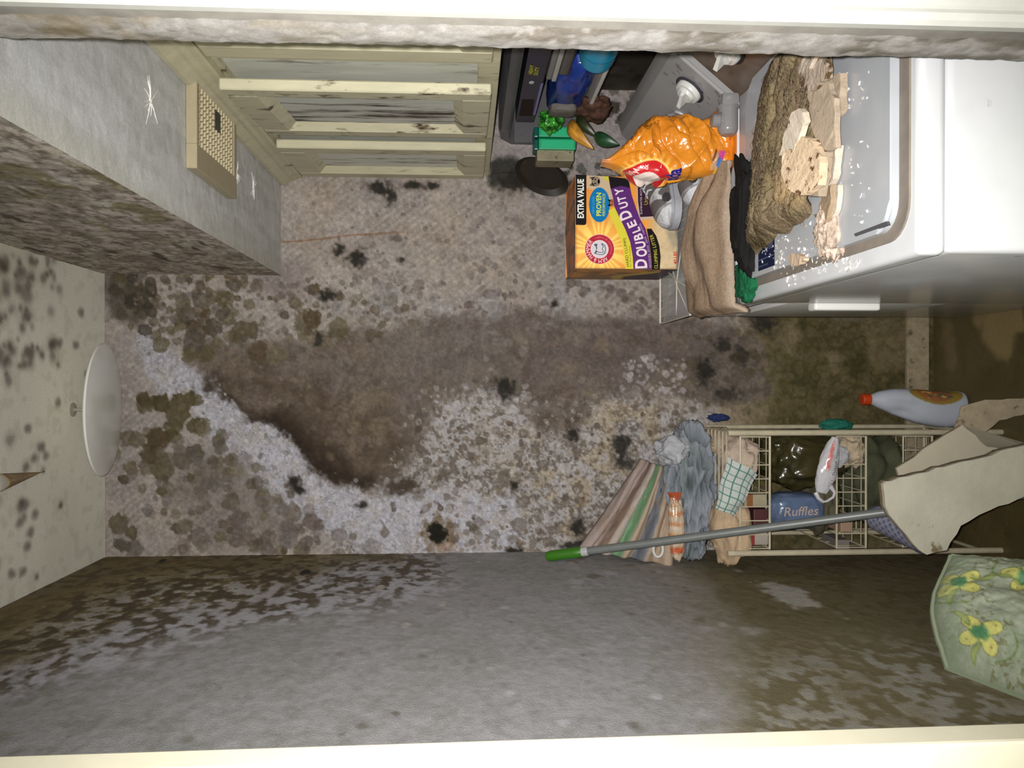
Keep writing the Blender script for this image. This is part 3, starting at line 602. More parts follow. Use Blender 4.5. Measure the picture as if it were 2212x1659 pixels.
d = B(); d.prism([(p[0] - ow[0], p[1] - ow[1]) for p in rrect(LX0 - .014, LY0 - .024, LX1, LY1 + .02, .05)], ZW, ZW + .003, 2); d.done('lid_gasket', mat('dirty_groove', (.50, .46, .42), .7, nz=(30, .2)), wm)
d = B(); d.prism([(p[0] - ow[0], p[1] - ow[1]) for p in rrect(LX0, LY0, LX1, LY1, .04)], ZW + .002, ZW + .016, 2)
bmesh.ops.bevel(d.bm, geom=[e for e in d.bm.edges if all(v.co.z > ZW + .01 for v in e.verts)], offset=.005, segments=3, affect='EDGES'); lid = d.done('lid', mat('lid_enamel', (.68, .69, .71), .25, nz=(12, .06), grime=((.40, .38, .36), 60, .74, .05)), wm, True)
a, b_, c, e = [Pz(x, y, ZW + .0165) for x, y in ((1915, 478), (1845, 505), (1848, 511), (1918, 486))]
B().hull([lw((*p[:2], ZW + .0125)) for p in (a, b_, c, e)] + [lw((*p[:2], ZW + .0168)) for p in (a, b_, c, e)]).done('lid_grip', mat('grip_shadow', (.30, .30, .31), .5), wm)
MCON = mat('rusty_console', (.40, .35, .31), .35, nz=(14, .3), grime=((.13, .085, .05), 6, .52, .16)); MCON2 = mat('grey_console', (.60, .59, .59), .35, nz=(9, .06), grime=((.36, .24, .14), 14, .70, .05))
CN = Vector((-.766, 0, .643)); CT = Vector((.643, 0, .766))
def console(par, org, y0, y1, m, base=.602):
    pf = [(base, ZW), (base + .008, ZW + .014), (base + .108, ZW + .133), (base + .122, ZW + .141), (base + .17, ZW + .141), (.815, ZW)]
    d = B(); d.prism([(p[0] - org[0], p[1] - org[2]) for p in pf], y0 - org[1], y1 - org[1], 1)
    bmesh.ops.bevel(d.bm, geom=list(d.bm.edges), offset=.006, segments=2, affect='EDGES'); return d.done('console', m, par, True)
console(wm, ow, 1.02, 1.672, MCON)
def knob(par, org, y, t, r, lev=True, ring=None):
    c = Vector((.602 + .008, y, ZW + .014)) + CT * t + CN * .002 - Vector(org)
    if ring: tag(B().lathe([(r * 1.42, 0), (r * 1.42, .002), (r * 1.2, .0035), (r * 1.18, .0012)], c, CN, 40).done('dial_ring', ring, par, True))
    k = B().lathe([(r * 1.16, 0), (r * 1.14, .010), (r * 1.05, .014), (r * .8, .015), (r * .76, .019), (r * .7, .022), (.002, .023)], c, CN, 40).done('dial', MWH2, par, True)
    d = Vector((.35, -.94, .1)); d = (d - CN * d.dot(CN)).normalized(); s = CN.cross(d); q = c + CN * .02
    h = B(); h.hull([q + d * a + s * b + CN * g for a, b, g in ((-r * .75, -.007, 0), (-r * .75, .007, 0), (r * .75, -.006, 0), (r * .75, .006, 0), (-r * .7, -.005, .022), (-r * .7, .005, .022), (r * .7, -.003, .012), (r * .7, .003, .012))]); h.done('dial_grip', MWH2, k, True)
knob(wm, ow, 1.545, .070, .026, ring=mat('black_ring', (.06, .06, .06), .5))
dr = thing('tumble_dryer', 'white tumble dryer behind the washer, laden with a towel and cartons', 'dryer', (.51, 2.02, 0)); od = np.array([.51, 2.02, 0])
B().b2(lw((.194, 1.702, .03), od), lw((.83, 2.36, ZW - .022), od), .01, 3).done('body', MWH, dr, True)
B().b2(lw((.190, 1.698, ZW - .021), od), lw((.832, 2.364, ZW), od), .008, 3).done('top_panel', MWH, dr, True)
zd0, zd1 = Px(2036, 657, .178)[2], Px(1690, 657, .178)[2]
B().b2(lw((.176, 1.735, max(zd0, .38)), od), lw((.194, 2.14, .80), od), .008, 2).done('door', MWH2, dr, True)
ha, hb = Px(1752, 662, .168), Px(1898, 662, .168)
hd = B().b2(lw((.158, ha[1] - .02, hb[2]), od), lw((.177, ha[1] + .02, ha[2]), od), .007, 3).done('door_handle', mat('handle_white', (.88, .88, .86), .3), dr, True)
console(dr, od, 1.702, 2.30, MCON2)
knob(dr, od, 1.785, .083, .027, ring=mat('ring_grey', (.20, .20, .22), .4))
pr = Print(); cy, ct = 1.785, .083                 # dial scale: ticks and short illegible captions
for k in range(14):
    a = math.radians(-30 + k * 24); x, y = .052 * math.cos(a), .052 * math.sin(a)
    if k % 3 != 2: pr.poly([(x - .005, y - .0012), (x + .005, y - .0012), (x + .005, y + .0012), (x - .005, y + .0012)], (.42, .41, .42), 1)
for x, y, w_ in ((.055, -.07, .012), (.062, -.055, .016), (-.055, -.045, .016), (-.072, .02, .012), (.03, .09, .01), (.045, -.075, .01), (-.06, -.05, .012)):
    for r_ in range(2): pr.poly([(x, y + r_ * .005), (x + w_, y + r_ * .005), (x + w_, y + r_ * .005 + .0022), (x, y + r_ * .005 + .0022)], (.33, .32, .34), 1)
pr.poly([(-.004, -.040), (.030, -.030), (.026, -.022), (-.004, -.032)], (.25, .30, .40), 1)
def cfn(x, y, h): return tuple(Vector((.610, cy + y, ZW + .014)) + CT * (ct - x) + CN * (.0012 + h) - Vector(od))
pr.done('dial_scale', mat('flat_print', vcol=True, rough=.5), cfn, dr)['kind'] = 'stuff'
# blue sticker on the washer's lid
MPR = mat('flat_ink', vcol=True, rough=.75, spec=.12)
st = Print()
W_, D_ = .100, .082
st.poly([(0, 0), (W_, 0), (W_, D_), (0, D_)], C8(26, 31, 62), 1)
st.poly([(.060, .002), (W_ - .002, .002), (W_ - .002, D_ - .002), (.060, D_ - .002)], C8(158, 160, 150), 2); st.poly([(.064, .04), (.080, .036), (.092, .058), (.07, .074)], C8(124, 130, 116), 3); st.poly([(.074, .008), (.094, .004), (.096, .028), (.08, .03)], C8(182, 182, 176), 3)
# caption: glyph tops point away from the camera, text runs to the right along the lid
V, F = text_polys('-3-10', .01); V = V - V.min(0); V = V / V.max(0)
st.add(np.stack([.026 + V[:, 0] * .030, .034 + V[:, 1] * .028], -1), F, C8(178, 182, 198), 3)
for i in range(5): st.poly([(.034, .008 + i * .0042), (.056, .008 + i * .0042), (.056, .0098 + i * .0042), (.034, .0098 + i * .0042)], C8(108, 114, 138), 3)
st.poly([(.019, .004), (.0215, .004), (.0215, D_ - .004), (.019, D_ - .004)], C8(86, 92, 118), 3); st.poly([(.006, .03), (.009, .03), (.009, D_ - .004), (.006, D_ - .004)], C8(70, 76, 104), 3)
p0 = Pz(1673, 573, ZW + .0165)
tag(st.done('sticker', MPR, lambda x, y, h: lw((p0[0] + x, p0[1] + y, ZW + .0163 + h)), wm), 'dark blue sticker with a grey picture and white figures')

# white star shaped mould threads hanging on the soffit
MTH = mat('mould_thread', (.93, .92, .89), .9)
for k, (cx, cy, lab) in enumerate(((322, 218, 'large star shaped tuft of white mould threads on the soffit, left of the grille'), (508, 372, 'white star shaped tuft of mould threads nearest the grille on the far side'), (545, 405, 'long white star shaped tuft of mould threads closest to the back wall'))):
    q = Pz(cx, cy, ZS); b = B(); r_ = random.Random(60 + k); s_ = 1.0 if k == 0 else .85
    for i in range(15):
        a = math.pi / 2 * r_.choice([0, 2]) + r_.gauss(0, .55) if i < 11 else r_.uniform(0, 6.28); Ln = r_.uniform(.02, .052) * s_
        b.tube([(0, 0, -.0015), (Ln * .5 * math.cos(a), Ln * .62 * math.sin(a), -.0022 - r_.uniform(0, .0015)), (Ln * math.cos(a), Ln * 1.25 * math.sin(a), -.0012)], .0008, 5, True, [.0013, .0008, .0004])
    b.lathe([(.001, -.0045), (.005, -.003), (.006, -.001), (.002, -.0005)], n=10)
    o = b.done('mould_tuft', MTH); o.location = (q[0], q[1], ZS - .001); tag(o, lab, 'mould', 'mould tufts on the soffit'); o['kind'] = 'thing'
# ================================================================== things on the dryer
MCL = mat('cloth', vcol=True, rough=.9, nz=(260, .14), bump=(300, .5, .002), spec=.15)
MCLS = mat('coarse_cloth', vcol=True, rough=.95, nz=(160, .2), bump=(200, .7, .003), spec=.1)
MPLAS = mat('shiny_bag', vcol=True, rough=.22, nz=(50, .06), bump=(17, .5, .006), spec=.5)
# wire rack under the litter carton
wr = thing('wire_shelf_panel', 'white wire shelf panel lying flat under the cat litter carton', 'shelf', (.36, 2.18, ZW))
mw = mat('white_wire', (.80, .78, .72), .4, nz=(30, .1))
b = B(); b.tube([(-.19, .16, .011), (-.19, -.16, .011), (.2, -.16, .011), (.2, .16, .011), (-.19, .16, .011)], .003, 8); b.done('rim_wire', mw, wr, True)
for i in range(16):
    x = -.17 + i * .024; B().tube([(x, -.16, .0065), (x + .004, 0, .007), (x, .16, .0065)], .0016, 6).done('wire', mw, wr, True)
for a, c in (((-.185, -.15, .012), (-.02, .02, .018)), ((-.18, -.03, .013), (.0, -.12, .022)), ((-.12, -.155, .014), (-.06, .0, .026))):
    B().tube([a, tuple((np.array(a) + np.array(c)) / 2 + [0, 0, .006]), c], .0016, 6).done('wire', mw, wr, True)
q = B(); q.hull([(-.200, -.165, .014), (-.10, -.165, .014), (-.200, .10, .014), (-.13, .05, .014), (-.200, -.165, .0155), (-.10, -.165, .0155), (-.200, .10, .0155), (-.13, .05, .0155)])
tag(q.done('clear_plastic_sheet', mat('film', (.78, .76, .78), .25, alpha=.35), None), 'clear plastic sheet corner sticking out below the litter carton', 'plastic sheet'); bpy.data.objects['clear_plastic_sheet'].location = (.37, 2.18, ZW)

# ---- cat litter carton -------------------------------------------------
BX0, BX1, BY0, BY1, BZ0, BZ1 = .301, .549, 2.12, 2.335, ZW + .016, 1.2425
lb = thing('litter_carton', 'orange, yellow and purple cat litter carton on the dryer by the back wall', 'box', ((BX0 + BX1) / 2, (BY0 + BY1) / 2, BZ0))
ob = np.array([(BX0 + BX1) / 2, (BY0 + BY1) / 2, BZ0]); hx, hy, hz = (BX1 - BX0) / 2, (BY1 - BY0) / 2, BZ1 - BZ0
def side(name, o, du, dv, nu, nv, colf, m, nrm, bulge=.004):
    u, v = np.meshgrid(np.linspace(0, 1, nu), np.linspace(0, 1, nv), indexing='ij'); o, du, dv, nrm = map(np.asarray, (o, du, dv, nrm))
    n = fbm(u * 3 + o[0] * 9, v * 3, 4, 2) - .5; k = 16 * u * (1 - u) * v * (1 - v)
    Q = o + u[..., None] * du + v[..., None] * dv + (n * k * bulge)[..., None] * nrm
    return link(name, gridmesh(name, Q[..., 0], Q[..., 1], Q[..., 2], colf(u, v)), m, lb, True)
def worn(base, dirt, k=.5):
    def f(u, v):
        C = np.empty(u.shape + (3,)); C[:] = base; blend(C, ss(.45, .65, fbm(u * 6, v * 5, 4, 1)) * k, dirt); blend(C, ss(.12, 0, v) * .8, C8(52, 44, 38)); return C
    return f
def sidecol(u, v):
    C = worn(C8(206, 140, 60), C8(120, 88, 56), .7)(u, v); blend(C, pmask(u, v, [(0, 0), (1, 0), (1, .16), (.7, .12), (.3, .42), (0, .40)], .02), C8(64, 44, 58)); blend(C, pmask(u, v, [(0, .42), (.3, .44), (.7, .14), (.8, .2), (.4, .56), (0, .5)], .02) * .8, C8(196, 178, 70))
    blend(C, pmask(u, v, [(.2, .7), (.8, .68), (.8, .82), (.2, .84)], .05) * .6, C8(120, 82, 50)); return C
MCARD = mat('printed_card', vcol=True, rough=.5, nz=(40, .12), bump=(60, .15, .002))
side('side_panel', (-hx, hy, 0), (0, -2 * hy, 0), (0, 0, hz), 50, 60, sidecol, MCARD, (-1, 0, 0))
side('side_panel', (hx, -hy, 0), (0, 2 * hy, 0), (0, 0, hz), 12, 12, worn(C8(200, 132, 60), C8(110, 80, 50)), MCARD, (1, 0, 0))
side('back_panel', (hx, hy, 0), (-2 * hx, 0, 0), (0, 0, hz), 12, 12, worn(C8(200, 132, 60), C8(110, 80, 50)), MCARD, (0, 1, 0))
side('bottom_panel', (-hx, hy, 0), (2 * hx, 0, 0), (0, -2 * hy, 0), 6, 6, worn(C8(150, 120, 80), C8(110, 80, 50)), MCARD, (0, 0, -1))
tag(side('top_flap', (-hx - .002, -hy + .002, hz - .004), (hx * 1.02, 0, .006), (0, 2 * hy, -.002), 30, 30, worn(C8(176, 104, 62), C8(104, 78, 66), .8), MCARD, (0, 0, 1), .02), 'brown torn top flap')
side('top_flap', (0, -hy + .002, hz + .001), (hx + .002, 0, -.006), (0, 2 * hy, 0), 30, 30, worn(C8(182, 112, 66), C8(110, 82, 66), .8), MCARD, (0, 0, 1), .02)
FW, FH = 2 * hx, hz
def L(zx, zy): return ((1420 - zy) / 1290 * FW, (1840 - zx) / 1475 * FH)
def LP(*p): return [L(*q) for q in p]
lc_ = L(712, 1148)
def front(u, v):
    X, Y = u * FW, v * FH; C = np.empty(u.shape + (3,)); C[:] = C8(234, 150, 42)
    dx, dy = X - lc_[0], Y - lc_[1]; r = np.hypot(dx, dy); a = np.arctan2(dy, dx)
    ray = .5 + .5 * np.sin(a * 22 + 3 * np.sin(a * 5)); blend(C, ss(.3, .75, ray) * ss(.13, .03, r) * .85, C8(252, 226, 110)); blend(C, ss(.085, .03, r) * .5, C8(250, 214, 96))
    blend(C, ss(.62, .8, u) * ss(.5, .75, v) * .5, C8(232, 128, 36))
    lowr = ss(L(1330, 0)[1], L(1560, 0)[1], Y); blend(C, lowr * .95, C8(214, 190, 150)); blend(C, ss(.45, .7, fbm(u * 30, v * 30, 4, 2)) * lowr * .35, C8(176, 158, 130))
    blend(C, pmask(X, Y, LP((1640, 830), (1840, 830), (1840, 1100), (1760, 1120)), .008) * .5, C8(120, 116, 104))
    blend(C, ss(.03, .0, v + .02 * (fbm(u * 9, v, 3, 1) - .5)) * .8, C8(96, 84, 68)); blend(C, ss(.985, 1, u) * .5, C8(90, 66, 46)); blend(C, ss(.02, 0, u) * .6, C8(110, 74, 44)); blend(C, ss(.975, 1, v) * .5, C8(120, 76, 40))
    return C
fr = Print()
P2 = fr
fr.poly(LP((372, 812), (372, 112), (524, 118), (524, 780), (514, 806), (492, 815)), C8(24, 22, 22), 1)
fr.text('EXTRA VALUE', L(490, 718), h=.0178, w=.1045, col=C8(232, 230, 222), bold=.03, layer=2)
fr.ell(L(710, 530), .0465, .0282, C8(16, 112, 168), 2)
fr.text('NEW LOOK', L(636, 650), h=.0052, w=.046, col=C8(80, 170, 210), layer=3, bold=0)
fr.text('PROVEN', L(737, 684), h=.0138, w=.062, col=C8(214, 216, 60), layer=3, bold=.02)
fr.text('PERFORMANCE!', L(792, 684), h=.0075, w=.060, col=C8(206, 212, 60), layer=3, bold=.005)
# pale photograph strip with a tabby cat and a ginger one
fr.poly(LP((528, 300), (528, 122), (842, 134), (850, 250), (900, 300), (930, 480), (900, 560), (860, 500), (830, 360), (760, 310), (640, 330)), C8(196, 172, 140), 1)
fr.poly(LP((750, 130), (840, 134), (842, 200), (800, 190)), C8(198, 190, 60), 2)
def catface(cx, cy, s, col, dk):
    c = L(cx, cy); fr.ell(c, s, s * .9, col, 2, 24); 
    for sg in (-1, 1): fr.poly([(c[0] + sg * s * .95, c[1] + s * .2), (c[0] + sg * s * .85, c[1] + s * 1.35), (c[0] + sg * s * .2, c[1] + s * .75)], dk, 2); fr.ell((c[0] + sg * s * .4, c[1] + s * .15), s * .16, s * .2, C8(40, 40, 28), 3, 12)
    fr.poly([(c[0] - s * .14, c[1] - s * .2), (c[0] + s * .14, c[1] - s * .2), (c[0], c[1] - s * .38)], C8(120, 76, 66), 3); fr.ell((c[0], c[1] - s * .55), s * .45, s * .2, C8(206, 190, 168), 2, 16)
    for k in (-.35, 0, .35): fr.poly([(c[0] + k * s - s * .05, c[1] + s * .45), (c[0] + k * s + s * .05, c[1] + s * .45), (c[0] + k * s, c[1] + s * .85)], dk, 3)
catface(660, 205, .0135, C8(138, 122, 104), C8(96, 84, 72)); catface(895, 500, .0098, C8(176, 108, 60), C8(128, 70, 40))
Yl = [(838, 610), (880, 720), (955, 880), (1028, 1050), (1066, 1250), (1080, 1418)]; Yr = [(1196, 1418), (1186, 1250), (1150, 1050), (1085, 880), (1005, 720), (925, 560)]
fr.poly(LP(*Yl, *Yr), C8(214, 200, 62), 3)
PrR = [(1128, 180), (1168, 380), (1214, 520), (1290, 720), (1372, 860), (1424, 1060), (1444, 1250), (1452, 1418)]
fr.poly(LP((868, 300), (900, 420), (925, 560), (1005, 720), (1085, 880), (1150, 1050), (1186, 1250), (1196, 1418), *PrR[::-1]), C8(92, 44, 112), 4)
fr.poly(LP((838, 132), (1112, 160), (1128, 180), (1150, 290), (1020, 262), (868, 304)), C8(26, 20, 28), 5)
for ch, zx, zy, h, w_, r in (('D', 1395, 1405, .0330, .0245, 3), ('O', 1396, 1240, .0300, .0215, 5), ('U', 1378, 1118, .0275, .0185, 10), ('B', 1340, 994, .0250, .0165, 16), ('L', 1300, 882, .0230, .0120, 22), ('E', 1252, 806, .0250, .0165, 24), ('D', 1180, 692, .0330, .0225, 22), ('U', 1128, 548, .0245, .0160, 18), ('T', 1096, 462, .0230, .0140, 15), ('Y', 1060, 372, .0230, .0175, 12)):
    fr.text(ch, L(zx, zy), h=h, w=w_, col=C8(228, 212, 218), rot=math.radians(r), layer=6, bold=.03)
tt = 'ADVANCED DUAL ODOR CONTROL'; path = [L(a, b) for a, b in ((1447, 1400), (1430, 1200), (1400, 1040), (1345, 880), (1290, 770))]
pa = np.array(path); seg = np.r_[0, np.cumsum(np.hypot(*np.diff(pa, axis=0).T))]
def along(s): return np.interp(s, seg, pa[:, 0]), np.interp(s, seg, pa[:, 1])
for i, ch in enumerate(tt):
    s = seg[-1] * i / len(tt); a, b = along(s), along(min(s + .004, seg[-1]))
    if ch != ' ': fr.text(ch, a, h=.0048, w=.0030 if ch != 'I' else .001, col=C8(214, 198, 214), rot=math.atan2(b[1] - a[1], b[0] - a[0] + 1e-6), layer=7, bold=0)
fr.poly(LP((1385, 858), (1450, 852), (1520, 950), (1568, 1090), (1586, 1250), (1574, 1424), (1456, 1424), (1448, 1250), (1424, 1050)), C8(22, 20, 22), 5)
path2 = np.array([L(a, b) for a, b in ((1545, 1412), (1545, 1300), (1534, 1170), (1508, 1050), (1468, 925))]); seg2 = np.r_[0, np.cumsum(np.hypot(*np.diff(path2, axis=0).T))]
wd = {'I': .4, ' ': .55, 'M': 1.25}; tt = 'CLUMPING LITTER'; tot = sum(wd.get(c, 1) for c in tt); s = 0
for ch in tt:
    q = seg2[-1] * s / tot; a = (np.interp(q, seg2, path2[:, 0]), np.interp(q, seg2, path2[:, 1])); q2 = min(q + .006, seg2[-1]); b = (np.interp(q2, seg2, path2[:, 0]), np.interp(q2, seg2, path2[:, 1])); q0 = max(q2 - .012, 0); a0 = (np.interp(q0, seg2, path2[:, 0]), np.interp(q0, seg2, path2[:, 1]))
    if ch != ' ': fr.text(ch, a, h=.0092, w=.0054 * min(wd.get(ch, 1), 1.2) if ch != 'I' else .0015, col=C8(206, 190, 66), rot=math.atan2(b[1] - a0[1], b[0] - a0[0]), layer=7, bold=0)
    s += wd.get(ch, 1)
fr.text('HARD CLUMPS', L(1138, 1388), h=.0078, w=.0775, col=C8(36, 34, 24), rot=math.radians(7), layer=6, bold=0)
fr.text('For Easy Scooping', L(1172, 1388), h=.0048, w=.056, col=C8(70, 66, 36), rot=math.radians(4), layer=6, bold=0)
fr.poly(LP((1238, 232), (1500, 236), (1520, 704), (1272, 744), (1244, 480)), C8(196, 170, 158), 3); fr.poly(LP((1256, 240), (1500, 246), (1508, 680), (1292, 694), (1262, 480)), C8(50, 26, 46), 4)
fr.text('ELIMINATES BOTH', L(1322, 652), h=.0052, w=.073, col=C8(196, 176, 184), rot=math.radians(1), layer=5, bold=.005); fr.text('Urine', L(1402, 520), h=.0105, w=.030, col=C8(190, 160, 56), layer=5, bold=0); fr.text('Odors', L(1478, 520), h=.0105, w=.033, col=C8(190, 160, 56), layer=5, bold=0)
fr.text('40 LBS', L(1830, 1346), h=.0115, w=.034, col=C8(190, 58, 56), layer=3, bold=.02); fr.text('NET WT', L(1826, 1400), h=.004, w=.008, col=C8(80, 66, 56), layer=3, bold=0)
# roundel: red ring, lettering round it, arm with hammer in the middle
R = .0405; fr.ell(lc_, R, R, C8(236, 196, 170), 2, 56); fr.ell(lc_, R * .965, R * .965, C8(178, 40, 60), 3, 56); fr.ell(lc_, R * .60, R * .60, C8(226, 214, 212), 4, 48); fr.ell(lc_, R * .545, R * .545, C8(206, 198, 204), 5, 48)
def ring(tx, a0, a1, rb, h, col, flip=False):
    ws = [wd.get(c, 1.0) for c in tx]; T = sum(ws); s = 0
    for c, w_ in zip(tx, ws):
        a = math.radians(a0 + (a1 - a0) * (s + w_ / 2) / T); s += w_
        if c != ' ': fr.text(c, (lc_[0] + rb * math.cos(a), lc_[1] + rb * math.sin(a)), h=h, w=(h * .62 * min(w_, 1.3)), col=col, rot=a - math.pi / 2 + (math.pi if flip else 0), layer=6, center=True, bold=0)
ring('ARM & HAMMER', 222, 42, R * .785, R * .27, C8(236, 206, 204)); ring('STANDARD OF PURITY', 245, 385, R * .79, R * .13, C8(214, 120, 124), True)
def A(*p): return [(lc_[0] + x * R * .5, lc_[1] + y * R * .5) for x, y in p]
ink = C8(70, 76, 96)
fr.poly(A((-.75, -.45), (-.55, -.75), (0, -.85), (.55, -.72), (.80, -.35), (.66, -.2), (.35, -.45), (.05, -.30), (-.22, -.45), (-.42, -.40), (-.38, .10), (-.20, .42), (-.40, .62), (-.62, .50), (-.74, .1)), ink, 6)
fr.poly(A((-.66, -.42), (-.5, -.64), (0, -.74), (.5, -.62), (.70, -.34), (.36, -.56), (.05, -.40), (-.25, -.55), (-.5, -.46), (-.47, .12), (-.32, .42), (-.42, .52), (-.56, .42), (-.65, .1)), C8(214, 208, 210), 7)
fr.poly(A((-.66, .62), (-.36, .36), (-.28, .46), (-.58, .74)), ink, 7); fr.poly(A((.05, .30), (.62, .42), (.66, .56), (.08, .46)), ink, 6); fr.poly(A((.46, .28), (.72, .34), (.66, .74), (.40, .66)), ink, 7); fr.poly(A((-.42, .48), (.1, .36), (.1, .42), (-.40, .58)), ink, 6)
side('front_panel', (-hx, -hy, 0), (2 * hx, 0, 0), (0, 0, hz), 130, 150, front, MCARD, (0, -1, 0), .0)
fr.done('printed_front', MPR, lambda x, y, h: (x - hx, -hy - .0006 - h, y), lb, .00012)

# ---- orange baking soda bag -------------------------------------------------
sb_base = Pz(1590, 309, ZW + .004)
SBX, SBY, SBZ = sb_base[0], sb_base[1] + .045, ZW + .002
SHT = Px(1296, 338, .50)[2] - SBZ; 
bag = thing('baking_soda_bag', 'crumpled glossy orange bag of baking soda standing beside the sneakers', 'bag', (SBX, SBY, SBZ))
def bagpt(u, s, off=0.0):
    u = np.asarray(u, float); s = np.asarray(s, float)
    t = ss(.70, 1.0, s); up = ss(.45, 1.0, s)
    rx = (.064 + .006 * np.sin(s * 3.1)) * (1 - up * .45) * (1 - t * .86) ; ry = .050 * (1 - up * .1) * (1 - .5 * t); bot = ss(0, .05, s); rx = rx * (.86 + .14 * bot); ry = ry * (.86 + .14 * bot)
    a = 2 * np.pi * (u - .25); ca, sa = -np.cos(a), -np.sin(a); k = 1 / (np.abs(ca) ** 3.2 + np.abs(sa) ** 3.2) ** (1 / 3.2)
    cal = 1 - .8 * ss(.46, .36, u) * ss(.2, .26, u); wr_ = (fbm(u * 6 + 3, s * 5, 2, 1) - .5) * .020 + (fbm(u * 15, s * 11, 4, 3) - .5) * .013 - .006 * (1 - 2 * np.abs(fbm(u * 8 - s * 6, s * 8, 2, 6) - .5)) ** 8
    wr_ = wr_ + .010 * (1 - 2 * np.abs(fbm(u * 6 + s * 4, s * 4 - u * 5, 1, 5) - .5)) ** 5 - .004; wr_ = wr_ + .010 * np.abs(np.sin(u * 21 + s * 9)) * ss(.55, .95, s) * (1 - t)
    wr_ = wr_ * ss(0, .1, s) * (1 - .8 * t) * cal
    x = ca * k * (rx + wr_ + off); y = sa * k * (ry + wr_ + off)
    return x - .030 * ss(.35, 1, s) * 1.0 + .006 * ss(.3, 0, s), y + .02 * t, s * SHT
def bagcol(u, s):
    C = np.empty(u.shape + (3,)); C[:] = C8(206, 128, 36); blend(C, ss(.4, .7, fbm(u * 6, s * 5, 4, 2)) * .35, C8(190, 106, 28)); blend(C, ss(.12, .05, s) * .5, C8(226, 108, 16))
    dx, dy = (u - .285) * .36, (s - .66) * SHT; r = np.hypot(dx, dy); a = np.arctan2(dy, dx)
    blend(C, ss(.4, .7, .5 + .5 * np.sin(a * 24)) * ss(.075, .045, r) * .8, C8(248, 214, 120)); blend(C, ss(.0565, .054, r), C8(246, 196, 110)); blend(C, ss(.052, .050, r), C8(190, 36, 40)); blend(C, ss(.030, .029, r), C8(222, 204, 196))
    blend(C, ss(.5, .3, s) * ss(.36, .25, u) * .5, C8(236, 176, 60))
    blend(C, pmask(u, s, [(.25, .06), (.36, .10), (.34, .16), (.25, .20)], .01), C8(70, 96, 150)); blend(C, pmask(u, s, [(.30, .10), (.40, .085), (.41, .15), (.32, .17)], .008), C8(226, 176, 60))
    blend(C, pmask(u, s, [(.36, .14), (.44, .13), (.44, .19), (.36, .20)], .006), C8(196, 150, 110)); blend(C, pmask(u, s, [(.395, .19), (.41, .19), (.46, .16), (.45, .15)], .006), C8(90, 40, 30)); blend(C, pmask(u, s, [(.35, .12), (.42, .105), (.44, .14), (.38, .155)], .006), C8(60, 110, 180)); blend(C, pmask(u, s, [(.40, .10), (.445, .09), (.45, .135), (.42, .14)], .006), C8(196, 72, 140))
    blend(C, pmask(u, s, [(.665, .10), (.735, .10), (.735, .28), (.665, .28)], .004) * .75, C8(196, 92, 20))
    blend(C, ss(.88, 1, s) * .8, C8(196, 128, 80)); blend(C, ss(.95, 1, s) * .7, C8(150, 104, 84))
    return C
U, S = np.meshgrid(np.linspace(0, 1, 240, endpoint=False), np.linspace(0, 1, 170), indexing='ij'); X, Y, Z = bagpt(U, S)
me = gridmesh('bag_body', X, Y, Z, bagcol(U, S), cu=True); bm = bmesh.new(); bm.from_mesh(me); bmesh.ops.holes_fill(bm, edges=[e for e in bm.edges if e.is_boundary]); bmesh.ops.recalc_face_normals(bm, faces=bm.faces); bm.to_mesh(me); bm.free()
link('bag_body', me, MPLAS, bag, True)
bp = Print(); navy = C8(34, 30, 104)
def bt(t, u, s, h, w_, col, layer=2, bold=.01, rot=0): bp.text(t, (u, s), h=h / SHT, w=w_, col=col, layer=layer, bold=bold)
bt('soda', .262, .415, .034, .120, C8(150, 110, 180), 1, .05); bt('soda', .262, .415, .034, .120, navy, 2, .02); bt('Bicarbonate Based', .262, .335, .009, .125, C8(120, 66, 16), 2, 0)
for i, ch in enumerate('ARM &'):
    a = math.radians(74 - i * 15); bp.text(ch, (  .285 + .041 * math.cos(a) / .36, .66 + .041 * math.sin(a) / SHT), h=.013 / SHT, w=.028, col=C8(232, 190, 186), rot=0, layer=2, center=True)
for k in range(5): bt('lllll illl ll', .585 + .004 * k, .845 - k * .03, .006, .10 - .01 * (k % 2), C8(110, 60, 18), 2, 0)
for k in range(5): bt('llll lll ll lll', .615, .70 - k * .028, .0055, .075, C8(120, 66, 18), 2, 0)
for k in range(8): bt('llll ll lllll', .67, .115 + k * .02, .0035, .06, C8(140, 66, 16), 2, 0)
bp.poly([(.675, .455), (.735, .455), (.735, .505), (.675, .505)], navy, 2); bp.poly([(.683, .465), (.727, .465), (.727, .495), (.683, .495)], C8(200, 170, 130), 3)
bt('NET WT 5 LB', .50, .045, .008, .09, C8(150, 60, 16), 2, 0); bt('2.26 kg', .52, .025, .008, .055, C8(150, 60, 16), 2, 0)
bp.done('printed_front', MPR, lambda x, y, h: tuple(float(q) for q in bagpt(x, y, .0012 + h)), bag, .0004)['kind'] = 'stuff'

